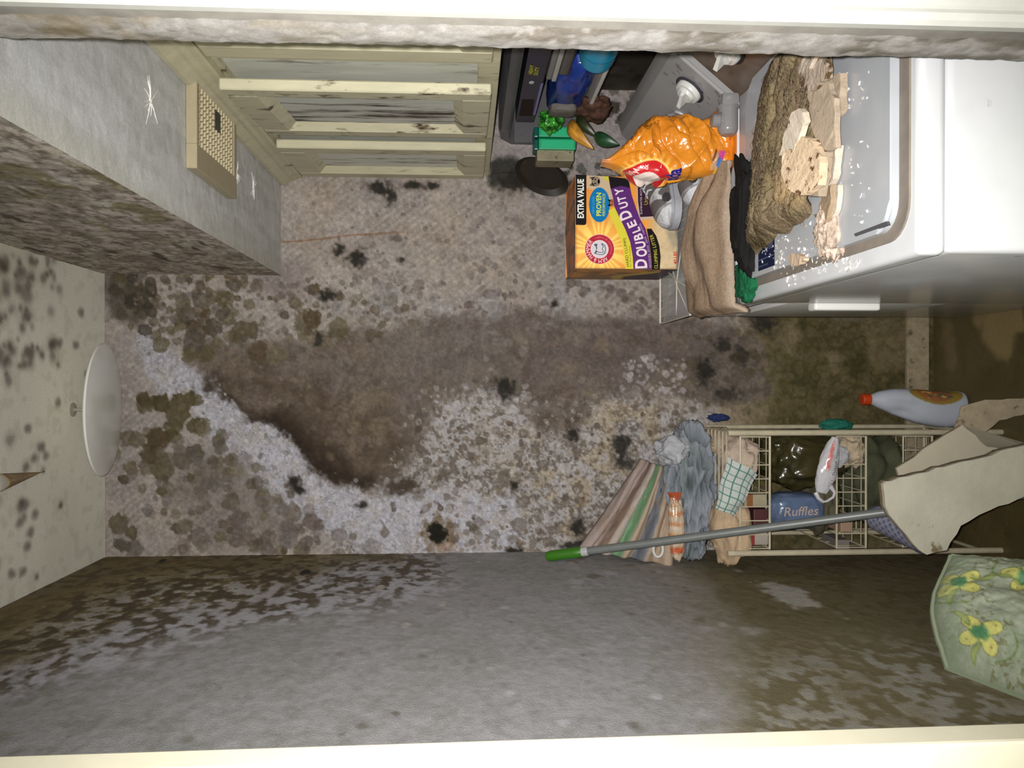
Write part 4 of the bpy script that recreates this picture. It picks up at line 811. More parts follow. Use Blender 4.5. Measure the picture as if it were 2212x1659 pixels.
# ---- sneakers --------------------------------------------------------------
def shoe(name, label, tip, yaw, scale=1.0):
    t = thing(name, label, 'shoe', tip, 'grey and white running shoes', (0, 0, yaw)); Ln = .275 * scale
    s = np.linspace(0.0, 1.0, 220); th = np.linspace(0, math.pi, 70); S, T = np.meshgrid(s, th, indexing='ij')
    rnd_ = np.sqrt(np.clip(1 - (np.clip(.17 - S, 0, .17) / .17) ** 2.2, 0, 1)) * np.sqrt(np.clip(1 - (np.clip(S - .90, 0, .1) / .1) ** 2.4, 0, 1))
    W = scale * (.044 - .008 * ss(.35, .62, S) + .002 * ss(.7, .9, S)) * np.maximum(rnd_, .02)
    H = scale * (.034 + .012 * ss(.0, .25, S) + .030 * ss(.25, .62, S)) * np.maximum(rnd_, .02) ** .7
    X = S * Ln; Y = W * np.cos(T) * (1 - .30 * np.sin(T) ** 2 * ss(.25, .6, S)); Z = .016 * scale + H * np.sin(T) ** .75
    v = (Z - .016 * scale) / (.075 * scale)
    C = np.empty(S.shape + (3,)); C[:] = C8(104, 96, 96)
    wv = .36 + .20 * np.sin(S * 27 + 1.0) ; blend(C, ss(.115, .095, np.abs(v - wv)) * ss(.95, .8, v), C8(206, 206, 208)); blend(C, ss(.13, .11, np.abs(v - .78 - .10 * np.sin(S * 20))) * ss(.02, .05, np.abs(v - .62)) * .9, C8(150, 148, 152))
    blend(C, ss(.10, .08, S + .06 * (v - .3)), C8(200, 200, 204)); blend(C, ss(.016, .008, np.abs(S + .06 * (v - .3) - .115)), C8(150, 148, 152)); blend(C, ss(.13, .10, v), C8(160, 160, 166))
    for k in (.19, .42, .65): blend(C, ss(1.05, .92, np.hypot((S - k) / .050, (v - .24) / .14)), C8(58, 56, 58))
    blend(C, ss(.5, .7, fbm(S * 12, T * 4, 4, 3)) * .25, C8(96, 88, 80))
    me = gridmesh('upper', X, Y, Z, C); bm = bmesh.new(); bm.from_mesh(me); bmesh.ops.remove_doubles(bm, verts=bm.verts, dist=.0004); bmesh.ops.holes_fill(bm, edges=[e for e in bm.edges if e.is_boundary]); bmesh.ops.recalc_face_normals(bm, faces=bm.faces); bm.to_mesh(me); bm.free()
    link('upper', me, MCL, t, True)
    e_ = W[:, 0] * 1.06 + .0015; ol = [(x * Ln * 1.01 - .002, w_) for x, w_ in zip(s[::4], e_[::4])] + [(x * Ln * 1.01 - .002, -w_) for x, w_ in zip(s[::-4], e_[::-4])]
    d = B(); d.prism(ol, 0, .017 * scale, 2); d.done('sole', mat('shoe_sole', (.62, .62, .64), .6, nz=(40, .12)), t, True)
    for k in range(5):
        x = Ln * (.33 + .055 * k); z = float(np.interp(x / Ln, s, (.016 * scale + H[:, 35]))) + .001
        B().tube([(x, .020, z - .008), (x + .004, .01, z + .002), (x, 0, z + .003), (x + .004, -.01, z + .002), (x, -.020, z - .008)], .0028, 6).done('lace', mat('lace', (.72, .72, .74), .8), t, True)
    return t
t1 = P(1437, 490, 2.03); shoe('sneaker', 'grey and white running shoe against the litter carton, toe to the left', (P(1437, 490, 1.97)[0] + .004, 1.975, 1.0), math.radians(24), 1.05)
shoe('sneaker', 'grey and white running shoe half hidden behind the orange bag', (P(1500, 440, 1.87)[0], 1.88, P(1522, 400, 1.87)[2]), math.radians(16), .92)

# ---- brown bath towel over the front of the dryer ----------------------------
q = [Pz(1545, 350, ZW + .03), Pz(1462, 500, ZW + .035), Pz(1496, 684, ZW + .02), Pz(1590, 672, ZW + .012), Pz(1578, 345, ZW + .02)]
def twoff(u, v):                                 # u: right -> left, v: far -> near
    k = np.sin(np.pi * np.clip(v, 0, 1)) ** .6
    dz = .046 * k * ss(-.05, .35, u) * (1 - .45 * ss(.55, 1, u)) + .014 * (fbm(u * 2.2, v * 9, 4, 1) - .5) * k + .007 * np.sin(v * 17 + 2 * np.sin(u * 4)) * k + .008 * np.abs(np.sin(u * 6 + v * 3)) * k
    return .012 * (fbm(u * 5, v * 3, 3, 2) - .5), .018 * (fbm(u * 7, v * 2, 3, 5) - .5) + (.075 * ss(.08, .40, u) - .075 * u) * (1 - v), dz - .028 * ss(.955, 1, u)
def twcol(u, v):
    C = np.empty(u.shape + (3,)); C[:] = C8(140, 118, 98); b = np.sin(v * 42 + 4 * fbm(u * 2, v * 2, 3, 1)); blend(C, ss(.2, .9, b) * .35, C8(118, 98, 80)); blend(C, ss(.4, .7, fbm(u * 5, v * 7, 4, 2)) * .35, C8(158, 136, 116)); blend(C, ss(.93, .98, v) * .6, C8(176, 160, 144)); return C
o = sheet('bath_towel', q[0], q[2], q[3], q[4], twoff, twcol, MCLS, None, 110, 80, .012)
tag(o, 'brown ribbed bath towel rumpled over the front of the dryer top', 'towel')
# black and green garments in the gap between the machines
q0, q1 = Pz(1600, 362, ZW + .03), Pz(1605, 572, ZW + .03)
tag(lump('black_garment', ((q0[0] + q1[0]) / 2, (q0[1] + q1[1]) / 2 - .004, ZW + .014), ((q0[0] - q1[0]) / 2 + .012, .042, .032), 3, plain(C8(26, 24, 24), .3), MCL, None, .3, 1.6, pw=.6), 'black garment stuffed into the gap between washer and dryer', 'clothing')
q0 = Pz(1606, 606, ZW + .015)
tag(lump('green_garment', (q0[0], q0[1] - .005, ZW + .008), (.040, .036, .020), 5, plain(C8(22, 84, 54), .25), MCL, None, .3, 1.8, pw=.7), 'dark green cloth beside the black garment on the washer edge', 'clothing')
# clear dosing cap lying by the orange bag
q0, q1 = P(1572, 292, 1.66), P(1572, 212, 1.66); cp = thing('measuring_cup', 'greyish clear plastic measuring cup lying by the foot of the orange bag', 'cup', (q0[0], q0[1], q0[2]))
mc = mat('clear_grey_plastic', (.56, .55, .55), .2, alpha=.72, spec=.6)
B().lathe([(.014, 0), (.019, .006), (.021, .012), (.021, .055), (.024, .057), (.024, .060), (.019, .060), (.017, .012), (.002, .010)], (0, 0, 0), (1, 0, 0), 32).done('cup_body', mc, cp, True)
B().lathe([(.002, 0), (.014, .001), (.014, .016), (.018, .017), (.018, .020), (.002, .021)], (.030, -.002, .036), (0, 0, -1), 24).done('spout_cap', mc, cp, True)
B().b2((.058, -.02, -.02), (.085, .015, .018), .008).done('collar', mc, cp, True)
# ---- heap on the washer: insulation, plaster, boards, crumbs ------------------
ZL = ZW + .016
c = [Pz(1712, 96, ZL), Pz(1640, 548, ZL), Pz(1752, 462, ZL), Pz(1800, 110, ZL)]
def inoff(u, v):                                 # u: right -> left, v: far -> near
    n = fbm(u * 3, v * 3, 4, 1); k = np.sin(np.pi * np.clip(v * .96 + .02, 0, 1)) ** .5 * ss(0, .05, u) * ss(1.0, .9, u)
    dz = k * (.020 + .030 * n + .012 * np.sin(v * 10.5 + 3.2 * n) + .022 * (fbm(u * 7 + 2 * n, v * 22, 4, 3) - .5) + .004 * (fbm(u * 60, v * 70, 3, 6) - .5))
    return .030 * (fbm(v * 6, u, 4, 4) - .5), .028 * (fbm(u * 8, v, 4, 5) - .5) + .062 * np.sin(np.pi * u ** .55) * (1 - v), dz
def incol(u, v):
    C = np.empty(u.shape + (3,)); C[:] = C8(122, 106, 84); f = fbm(u * 9, v * 40, 5, 2); blend(C, ss(.45, .65, f) * .6, C8(98, 82, 64)); blend(C, ss(.52, .3, f) * .4, C8(148, 132, 104)); blend(C, ss(.5, .68, fbm(u * 5, v * 5, 4, 5)) * .4, C8(142, 128, 88))
    blend(C, ss(.3, .0, u) * ss(.45, .1, v) * .7, C8(92, 74, 58)); blend(C, pmask(u, v, [(.0, .0), (.45, .0), (.3, .22), (0, .3)], .08) * .45, C8(70, 54, 42))
    for x, y, r in ((.62, .42, .05), (.56, .45, .05), (.95, .10, .05), (.90, .3, .04), (.97, .2, .04), (.45, .86, .06), (.52, .9, .05), (.2, .35, .04)): blend(C, ss(r * 1.5, r * .4, np.hypot(u - x, (v - y) * .7) + .05 * (f - .5)) * .8, C8(62, 54, 34))
    blend(C, pmask(u, v, [(.68, .72), (.84, .70), (.93, 1.0), (.66, 1.0)], .05) * .8, C8(170, 142, 106)); return C
o = sheet('insulation_batt', c[0], c[1], c[2], c[3], inoff, incol, mat('fibre', vcol=True, rough=1.0, nz=(220, .3), bump=(170, 1.0, .006), spec=.05), None, 260, 190, .014)
INS = o
tag(o, 'matted brown fibreglass insulation slab fallen across the washer lid', 'insulation')
fb = B(); rr = random.Random(12); vv = np.empty(len(INS.data.vertices) * 3); INS.data.vertices.foreach_get('co', vv); vv = vv.reshape(-1, 3)
for i in range(380):                             # loose fibres on the slab
    p = vv[rr.randrange(len(vv))]; a = rr.gauss(0.1, .55); Lf = rr.uniform(.006, .018); dx, dy = math.cos(a) * Lf, math.sin(a) * Lf; h = rr.uniform(.004, .010)
    fb.tube([(p[0] - dx, p[1] - dy, p[2] + .004), (p[0], p[1] + rr.uniform(-.004, .004), p[2] + h + .003), (p[0] + dx, p[1] + dy, p[2] + .003)], .00035, 3, False)
tag(fb.done('loose_fibres', mat('fibre_strand', (.46, .40, .31), .95), INS), kind='stuff')
def chunk(name, label, pts, z0, th, col, cat='plaster', seed=0, tilt=(0, 0), spec=None, group=None):
    """broken flat board: outline on the lid, ragged edge, two faces and a rim"""
    r = random.Random(seed); base = [Pz(x, y, z0) for x, y in pts]; pp = []
    for a, b in zip(base, base[1:] + base[:1]):
        n = max(2, int(np.hypot(*(b - a)[:2]) / .009))
        for k in range(n): p = a + (b - a) * k / n; pp.append((p[0] + r.uniform(-.0022, .0022), p[1] + r.uniform(-.0022, .0022)))
    cx, cy = np.mean([p[0] for p in pp]), np.mean([p[1] for p in pp]); bm = bmesh.new(); low = []; top = []
    f = lambda x, y: (x - cx) * tilt[0] + (y - cy) * tilt[1]
    mn = min(f(x, y) for x, y in pp)
    for x, y in pp: z = z0 + f(x, y) - mn; low.append(bm.verts.new((x, y, z))); top.append(bm.verts.new((x + r.uniform(-.001, .001), y + r.uniform(-.001, .001), z + th * r.uniform(.85, 1.05))))
    n = len(pp); bm.faces.new(low[::-1]); bm.faces.new(top)
    for i in range(n): bm.faces.new((low[i], low[(i + 1) % n], top[(i + 1) % n], top[i]))
    bmesh.ops.triangulate(bm, faces=[fc for fc in bm.faces if len(fc.verts) > 4]); bmesh.ops.subdivide_edges(bm, edges=[e for e in bm.edges if e.calc_length() > .02], cuts=1)
    bmesh.ops.recalc_face_normals(bm, faces=bm.faces); me = bpy.data.meshes.new(name); bm.to_mesh(me); bm.free()
    o = link(name, me, spec or mat('plaster_%s' % '_'.join(str(int(k * 99)) for k in col), col, .9, nz=(60, .15), bump=(140, .6, .003), grime=((.40, .30, .20), 55, .64, .06)))
    return tag(o, label, cat, group)
cream, beige, grey_ = (.78, .72, .65), (.66, .59, .51), (.55, .50, .46)
ZI = ZL + .036
chunk('plaster_slab', 'long white plaster piece lying on the insulation near its middle', [(1708, 335), (1716, 300), (1732, 245), (1746, 232), (1752, 260), (1738, 300), (1726, 338)], ZI + .014, .010, cream, seed=1, tilt=(.1, .15))
chunk('plaster_slab', 'big cream plaster chunk with brown specks in the middle of the washer lid', [(1730, 330), (1752, 295), (1772, 300), (1790, 350), (1786, 400), (1766, 424), (1742, 412), (1730, 380)], ZI + .002, .013, (.80, .69, .56), seed=2, tilt=(-.05, .2), spec=mat('specked_plaster', (.80, .70, .58), .9, nz=(60, .12), bump=(120, .8, .004), grime=((.36, .22, .12), 70, .57, .05)))
chunk('drywall_board', 'flat grey drywall board at the front edge of the insulation', [(1765, 190), (1800, 170), (1814, 215), (1818, 318), (1790, 328), (1776, 270)], ZL + .026, .009, beige, 'drywall', 3, (0, .12))
chunk('drywall_strip', 'narrow upper drywall strip standing proud by the doorway end', [(1806, 166), (1830, 160), (1832, 235), (1824, 252), (1810, 240)], ZL + .004, .012, beige, 'drywall', 4, (.0, .1))
chunk('drywall_board', 'mouldy drywall piece with a brown fibrous hole, beside the door frame', [(1748, 150), (1762, 116), (1795, 112), (1800, 165), (1772, 196), (1750, 190)], ZL + .036, .010, (.70, .62, .54), 'drywall', 5, (0, .1), mat('fibrous_drywall', (.70, .63, .56), .95, nz=(50, .2), bump=(120, .9, .005), grime=((.30, .22, .10), 26, .52, .08)))
chunk('plaster_stick', 'small white plaster stick at the right end of the heap', [(1746, 140), (1766, 112), (1776, 114), (1756, 146)], ZL + .049, .006, cream, seed=6)
chunk('drywall_strip', 'brown edged drywall strip below the specked plaster chunk', [(1780, 330), (1800, 326), (1796, 380), (1786, 428), (1770, 424)], ZL + .024, .014, (.60, .53, .45), 'drywall', 7, (0, .08))
chunk('drywall_strip', 'pale drywall strip lying flat left of the grey board', [(1800, 322), (1822, 318), (1816, 372), (1800, 420), (1790, 400)], ZL + .002, .012, cream, 'drywall', 8)
chunk('drywall_strip', 'mould stained drywall strip near the lid grip', [(1786, 405), (1806, 400), (1806, 440), (1794, 484), (1782, 470)], ZL + .006, .010, (.58, .50, .40), 'drywall', 9)
chunk('drywall_strip', 'cream drywall flake beside the mould stained strip', [(1808, 402), (1822, 400), (1818, 450), (1800, 492), (1796, 480)], ZL + .001, .008, cream, 'drywall', 10)
chunk('plaster_crust', 'small pink beige plaster crust on the washer rim below the sticker', [(1712, 556), (1728, 546), (1746, 552), (1748, 566), (1722, 574)], ZL + .001, .010, (.78, .68, .58), seed=11)
chunk('drywall_strip', 'thin brown drywall splinter pointing at the crumb pile', [(1766, 462), (1774, 470), (1794, 510), (1788, 516)], ZL + .002, .007, (.52, .44, .34), 'drywall', 12)
q0 = Pz(1818, 530, ZW)
tag(lump('plaster_rubble_mound', (q0[0] + .026, q0[1] + .004, ZW + .014), (.048, .030, .022), 9, plain(C8(178, 158, 142), .3), mat('rubble', vcol=True, rough=1, nz=(90, .2), bump=(90, 1.0, .006)), None, .30, 2.8, 90, 60), 'crumbling mound of wet plaster at the front corner of the washer', 'plaster')
cb = B(); rr = random.Random(4)
def crumb(x, y, z, s):
    cb.hull([(x + s * rr.uniform(-1, 1), y + s * rr.uniform(-1, 1), z + s * .9 * rr.uniform(0, 1)) for _ in range(7)])
for i in range(260):
    k = rr.random()
    if k < .55: px, py = rr.uniform(1690, 1860), rr.gauss(575, 18)
    elif k < .8: px, py = rr.uniform(1640, 1790), rr.uniform(455, 570)
    else: px, py = rr.uniform(1790, 1900), rr.uniform(150, 520)
    p = Pz(px, py, ZW + .001)
    if p[0] < .17: continue
    inlid = p[0] > LX0 and p[1] > LY0
    crumb(p[0], p[1], ZL if inlid else ZW, rr.choice([.0015, .0022, .003, .0045]))
tag(tag(cb.done('plaster_crumbs', mat('crumb_white', (.86, .84, .82), .9)), 'white plaster crumbs scattered over the washer top', 'crumbs'), kind='stuff')
# ================================================================== under the cabinet: bin on a shelf with its contents
MGL = mat('cloudy_plastic', (.40, .40, .41), .22, alpha=.5, spec=.6); MDP = mat('dark_glossy', (.03, .03, .06), .25)
ZSH = 1.215
sh = thing('storage_bin', 'cloudy clear plastic bin lying open sided under the wall cabinet', 'bin', (.8, 2.0, ZSH)); osb = np.array([.8, 2.0, ZSH])
B().b2(lw((.715, 1.55, ZSH - .010), osb), lw((.930, 2.30, ZSH), osb), .003).done('bottom', mat('white_plastic_dull', (.74, .72, .69), .4, nz=(20, .15)), sh)
prf = [(-.115, .198), (-.120, .205), (-.120, .224), (-.110, .231), (.125, .231), (.125, .198)]
d = B(); d.prism(prf, -.45, .18, 1); d.done('rim', MGL, sh, True)
d = B(); d.prism([(.18, .199), (.18, .230), (.26, .222), (.31, .19), (.318, .0), (.296, .0), (.292, .18), (.25, .199)], -.112, .12, 0); d.done('end_wall', MGL, sh, True)
B().b2((.120, -.45, .001), (.126, .29, .2)).done('back_wall', MGL, sh)
def P_at(px, py, x): return Px(px, py, x)
# foil / bag carton with yellow lettering
fx = .690; a, b = Px(1136, 140, fx), Px(1184, 140, fx); y0, y1 = 1.56, 2.12
fb = thing('long_carton', 'long navy carton with yellow lettering on top in the plastic bin', 'box', (fx + .03, (y0 + y1) / 2, b[2])); ofb = np.array([fx + .03, (y0 + y1) / 2, b[2]]); fh = a[2] - b[2]
B().b2((-.03, y0 - ofb[1], 0), (.03, y1 - ofb[1], fh), .003).done('carton', mat('navy_card', (.07, .07, .17), .35, nz=(20, .2)), fb)
p = Print(); yl = C8(178, 168, 50)
def fy(px, py): q = Px(px, py, fx); return (y1 - q[1], q[2] - b[2])
q0 = fy(1158, 161); q1 = fy(1170, 161)
p.text('HEAVY', (y1 - Px(1158, 160, fx)[1], .030), h=.0095, w=.052, col=yl, layer=1, bold=.02); p.text('DUTY', (y1 - Px(1170, 162, fx)[1], .0175), h=.0095, w=.046, col=yl, layer=1, bold=.02)
p.ell((y1 - Px(1158, 178, fx)[1], .028), .010, .006, C8(170, 170, 176), 1, 20)
p.poly([(.06, .0), (.28, .0), (.28, .006), (.06, .006)], C8(110, 108, 150), 1); p.poly([(.05, .007), (.17, .012), (.17, .042), (.05, .042)], C8(40, 28, 26), 1)
p.done('printed_side', MPR, lambda x, y, h: (-.0302 - h, (y1 - ofb[1]) - x, y), fb)
# grey lidded box
gx = .70; a, b = Px(1186, 140, gx), Px(1240, 140, gx)
gb = thing('lidded_container', 'grey food container with a pale lid between navy carton and blue bag', 'container', (gx + .05, 1.70, b[2])); gh = a[2] - b[2]
B().b2((-.045, -.12, 0), (.05, .135, gh - .026), .01, 3).done('body', mat('smoky_plastic', (.30, .29, .29), .3, alpha=.93), gb, True)
B().b2((-.055, -.13, gh - .025), (.06, .145, gh - .014), .003).done('lid', mat('pale_lid', (.60, .60, .58), .4), gb); B().b2((-.052, -.127, gh - .014), (.057, .142, gh - .001), .004).done('lid_rim', mat('pale_lid2', (.42, .42, .41), .4), gb)
# black bag mass behind it
c_ = Px(1225, 215, .80)
tag(lump('black_plastic_bag', (.815, 2.02, 1.375), (.075, .17, .044), 21, plain(C8(30, 28, 28), .35), MPLAS, None, .22, 1.8, pw=.7), 'dark crumpled plastic bag deep inside the bin behind the containers', 'bag')
c_ = Px(1268, 200, .73)
tag(lump('blue_plastic_bag', (c_[0] + .035, c_[1] + .0, ZSH + .061), (.060, .17, .052), 22, plain(C8(24, 46, 112), .3), MPLAS, None, .14, 1.6, pw=.75), 'royal blue plastic bag bulging at the bottom of the bin', 'bag')
# turquoise tumbler lying on its side
c_ = Px(1288, 160, .66); tq = thing('turquoise_tumbler', 'turquoise plastic tumbler lying beside the blue bag next to the door frame', 'tumbler', tuple(c_ + [.034, 0, 0]))
B().lathe([(.004, 0), (.030, .001), (.037, .006), (.039, .02), (.044, .16), (.046, .17), (.043, .17), (.036, .02), (.004, .016)], (0, 0, 0), (.10, -.99, .03), 40).done('cup_body', mat('turquoise', (.03, .52, .66), .35, nz=(14, .08)), tq, True)
B().lathe([(.0405, .05), (.0412, .052), (.0412, .056), (.0408, .058)], (0, 0, 0), (.10, -.99, .03), 40).done('moulded_ring', mat('turquoise2', (.02, .42, .56), .35), tq, True)
# two green sponge packets and a cream packet
MG = mat('mint_green', (.07, .58, .38), .5, nz=(18, .1))
def slab(name, label, cat, px0, px1, py0, py1, Y, depth, m, group=None, end=None):
    a, b = P(px0, py1, Y), P(px1, py0, Y); t = thing(name, label, cat, ((a[0] + b[0]) / 2, Y + depth / 2, b[2]), group); w2 = abs(b[0] - a[0]) / 2; h = a[2] - b[2]
    B().b2((-w2, -depth / 2, 0), (w2, depth / 2, h), .003, 2).done('packet', m, t)
    if end: B().b2((-w2 - .002, -depth / 2, h), (w2 * .9, depth / 2 - .004, h + .014), .004).done('sealed_end', end, t)
    B().b2((-w2 * .75, -depth / 2 - .001, h * .06), (w2 * .75, -depth / 2 + .001, h * .94), .0005, 1).done('sleeve', mat('mint_sleeve', (.10, .66, .45), .45), t) if 'cream' not in label else None
    return t
slab('sponge_packet', 'mint green sponge packet nearer the green crumpled foil', 'sponge', 1164, 1240, 274, 295, 2.22, .06, MG, 'mint sponge packets', mat('teal_film', (.05, .30, .26), .3))
slab('sponge_packet', 'mint green sponge packet nearer the brown tray', 'sponge', 1164, 1244, 300, 322, 2.22, .06, MG, 'mint sponge packets', mat('teal_film', (.05, .30, .26), .3))
slab('cream_packet', 'cream coloured packet with mould spots left of the green sponges', 'packet', 1160, 1240, 323, 347, 2.23, .07, mat('cream_pack', (.52, .48, .38), .6, nz=(20, .3), grime=((.16, .15, .08), 40, .58, .08)))
# brown oval tray standing on edge, and dried leaves
a, b = P(1108, 388, 2.40), P(1236, 388, 2.40); tx, tz0, tz1 = P(1170, 370, 2.40)[0], P(1238, 370, 2.4)[2], P(1104, 370, 2.4)[2]
tr = thing('oval_tray', 'dark brown oval tray standing on edge below the far cabinet door', 'tray', (tx, 2.42, tz0)); h = (tz1 - tz0)
B().tube([(0, 0, h - .002), (.004, .012, h + .02), (0, .02, ZB_ + .001 - tz0)], .0012, 6).done('wire_hook', mat('rust_wire', (.14, .11, .09), .7), tr, True)
B().lathe([(h / 2 * .2, 0), (h / 2 * .8, .002), (h / 2 * .97, .016), (h / 2, .018), (h / 2 * .99, .021), (h / 2 * .8, .006), (h / 2 * .2, .004)], (0, 0, h / 2), (-.8, -.6, 0), 40, 1, .62).done('tray', mat('charred', (.15, .12, .08), .6, nz=(14, .4), grime=((.34, .28, .18), 22, .6, .1)), tr, True)
def leaf(name, label, pa, pb, wid, col, arch=.03, vein=None):
    a, b = Vector(pa), Vector(pb); ax = (b - a); n = Vector((-.45, -.85, .25)); sd = ax.cross(n).normalized(); n = sd.cross(ax).normalized()
    u, v = np.meshgrid(np.linspace(0, 1, 24), np.linspace(-1, 1, 9), indexing='ij'); wv = wid * np.sin(np.pi * u ** .8) ** .8
    Q = np.array(a)[None, None] + u[..., None] * np.array(ax) + (v * wv)[..., None] * np.array(sd) + (arch * np.sin(np.pi * u) * (1) + .35 * wv * (v ** 2 - 1) * -1)[..., None] * np.array(n)
    C = np.empty(u.shape + (3,)); C[:] = col; blend(C, ss(.14, .0, np.abs(v)) * .5, col * 1.35); blend(C, ss(.45, .7, fbm(u * 8, v * 3, 3, 1)) * .4, col * .55)
    o = link(name, gridmesh(name, Q[..., 0], Q[..., 1], Q[..., 2], C), mat('leaf', vcol=True, rough=.4), None, True); solid(o, .003); return tag(o, label, 'leaf')
leaf('dried_leaf', 'curled yellow ochre leaf hanging beside the mint green sponges', P(1232, 262, 2.12), P(1282, 322, 2.05), .018, C8(186, 130, 44))
leaf('artificial_leaf', 'glossy dark green leaf touching the top of the orange bag', P(1284, 292, 2.02), P(1336, 312, 1.98), .017, C8(24, 62, 34), .012)
leaf('artificial_leaf', 'dark olive leaf above the ochre leaf', P(1248, 250, 2.10), P(1290, 296, 2.06), .014, C8(42, 48, 22), .02)
c_ = P(1190, 262, 2.10); tag(lump('green_foil', tuple(c_), (.028, .03, .030), 31, lambda u, v, n: np.where((n > .0)[..., None], C8(52, 136, 40), C8(26, 66, 24)), MPLAS, None, .4, 2.0), 'bright green crumpled wrapper above the mint sponges', 'wrapper')
c_ = P(1276, 240, 2.06); tag(lump('brown_rag', tuple(c_ + [.02, .04, -.01]), (.03, .05, .05), 33, plain(C8(74, 52, 42), .3), MCL, None, .3, 1.6), 'brown rag hanging over the bin edge below the blue bag', 'rag')
c_ = P(1215, 238, 2.05); tag(lump('container_cover', tuple(c_), (.012, .03, .035), 34, plain(C8(96, 92, 86), .15), MCL, None, .05, 1.0, pw=.5), 'dull grey plastic lid wedged above the brown rag', 'lid')

# ================================================================== the wire drawer rack in the left corner
RX0, RX1, RY0, RY1, RZ = -.485, -.146, 2.20, 2.49, .80
rk = thing('wire_drawer_rack', 'white wire drawer rack in the corner behind the pole, crammed full', 'rack', ((RX0 + RX1) / 2, (RY0 + RY1) / 2, 0)); ork = np.array([(RX0 + RX1) / 2, (RY0 + RY1) / 2, 0])
MWR = mat('cream_wire', (.72, .68, .58), .4, nz=(30, .15), grime=((.40, .32, .20), 20, .66, .08))
for x in (RX0, RX1):
    for y in (RY0, RY1): B().tube([lw((x, y, .001), ork), lw((x, y, RZ), ork)], .0085 if y == RY0 else .007, 12).done('post', MWR, rk, True)
for z in (RZ - .01, .06):
    b = B()
    for x in (RX0, RX1): b.tube([lw((x, RY0, z), ork), lw((x, RY1, z), ork)], .005, 8)
    b.tube([lw((RX0, RY1, z), ork), lw((RX1, RY1, z), ork)], .005, 8); b.done('cross_bar', MWR, rk, True)
zs = [P(px, 1060, RY0)[2] for px in (1664, 1872, 2015)]
for k, zb in enumerate(zs):
    zb = max(zb, .12); zt = zb + .085; x0, x1 = RX0 + .012, RX1 - .012; y0, y1 = RY0 + .004, RY1 - .012
    dwr = B()
    for z, r in ((zt, .0028), (zb, .0034)): dwr.tube([lw(p_, ork) for p_ in ((x0, y0, z), (x1, y0, z), (x1, y1, z), (x0, y1, z), (x0, y0, z))], r, 8)
    dw = dwr.done('wire_drawer', MWR, rk, True)
    for i in range(9):
        x = x0 + (x1 - x0) * i / 8; B().tube([lw((x, y0, zt), ork), lw((x, y0, zb), ork), lw((x, y1, zb), ork), lw((x, y1, zt), ork)], .0017, 6).done('wire', MWR, dw, True)
    for i in range(5):
        y = y0 + (y1 - y0) * (i + .5) / 5; B().tube([lw((x0, y, zt), ork), lw((x0, y, zb), ork), lw((x1, y, zb), ork), lw((x1, y, zt), ork)], .0015, 6).done('wire', MWR, dw, True)
Z1, Z2 = zs[0] + .003, zs[1] + .003
for i in range(8):
    y = RY0 + .02 + i * .035; B().tube([lw((RX0, y, RZ - .004), ork), lw((RX1, y, RZ - .004), ork)], .0022, 6).done('top_wire', MWR, rk, True)

# ---- heap on the top of the rack -------------------------------------------------
def bulge(a, f=(2, 5), seed=1, fold=.012, nf=4.0):
    def o(u, v):
        n = fbm(u * f[0], v * f[1], 4, seed) - .5; k = np.sin(np.pi * u) ** .5 * np.sin(np.pi * v) ** .5
        d = a * k + .05 * n * np.maximum(k, .35) + fold * np.sin(v * nf * 6.28 + 3 * n)
        return .012 * n, -d, .014 * n
    return o
def stripes(bands, base):
    def f(u, v):
        C = np.empty(u.shape + (3,)); C[:] = base; vv = v + .035 * (fbm(u * 3, v * 3, 3, 2) - .5)
        for a, b, c in bands: blend(C, ss(a - .012, a + .012, vv) * ss(b + .012, b - .012, vv), c)
        blend(C, ss(.5, .72, fbm(u * 6, v * 6, 4, 4)) * .35, C8(150, 126, 102)); return C
    return f
Yh = 2.33
o = sheet('striped_towel', P(1250, 1186, 2.44), P(1386, 992, 2.50), P(1470, 1022, 2.38), P(1452, 1222, 2.34), bulge(.03, (2, 6), 1, .013, 4.5), stripes([(0, .22, C8(166, 150, 144)), (.20, .26, C8(128, 108, 100)), (.27, .36, C8(176, 164, 156)), (.36, .47, C8(122, 160, 122)), (.58, .70, C8(110, 112, 120))], C8(176, 156, 136)), MCL, None, 90, 90, .008)
tag(o, 'cream towel with a green and a blue grey stripe, topmost on the rack', 'towel')
c_ = P(1428, 1120, 2.36)
tag(lump('cream_cushion_bag', tuple(c_ + [-.02, .075, -.015]), (.125, .06, .080), 41, plain(C8(184, 164, 144), .16), MCL, None, .16, 1.5), 'plump cream cloth bundle under the striped towel', 'bundle')
d = B()
c_ = P(1421, 1186, 2.30); a = [ (c_[0] + .022 * math.cos(t), c_[1] - .004, c_[2] + .014 * math.sin(t)) for t in np.linspace(0, 2 * math.pi, 25)]
d.tube(a, .004, 6); tag(d.done('white_ring', MWH2, None, True), 'small white plastic ring lying against the cream bundle', 'ring')
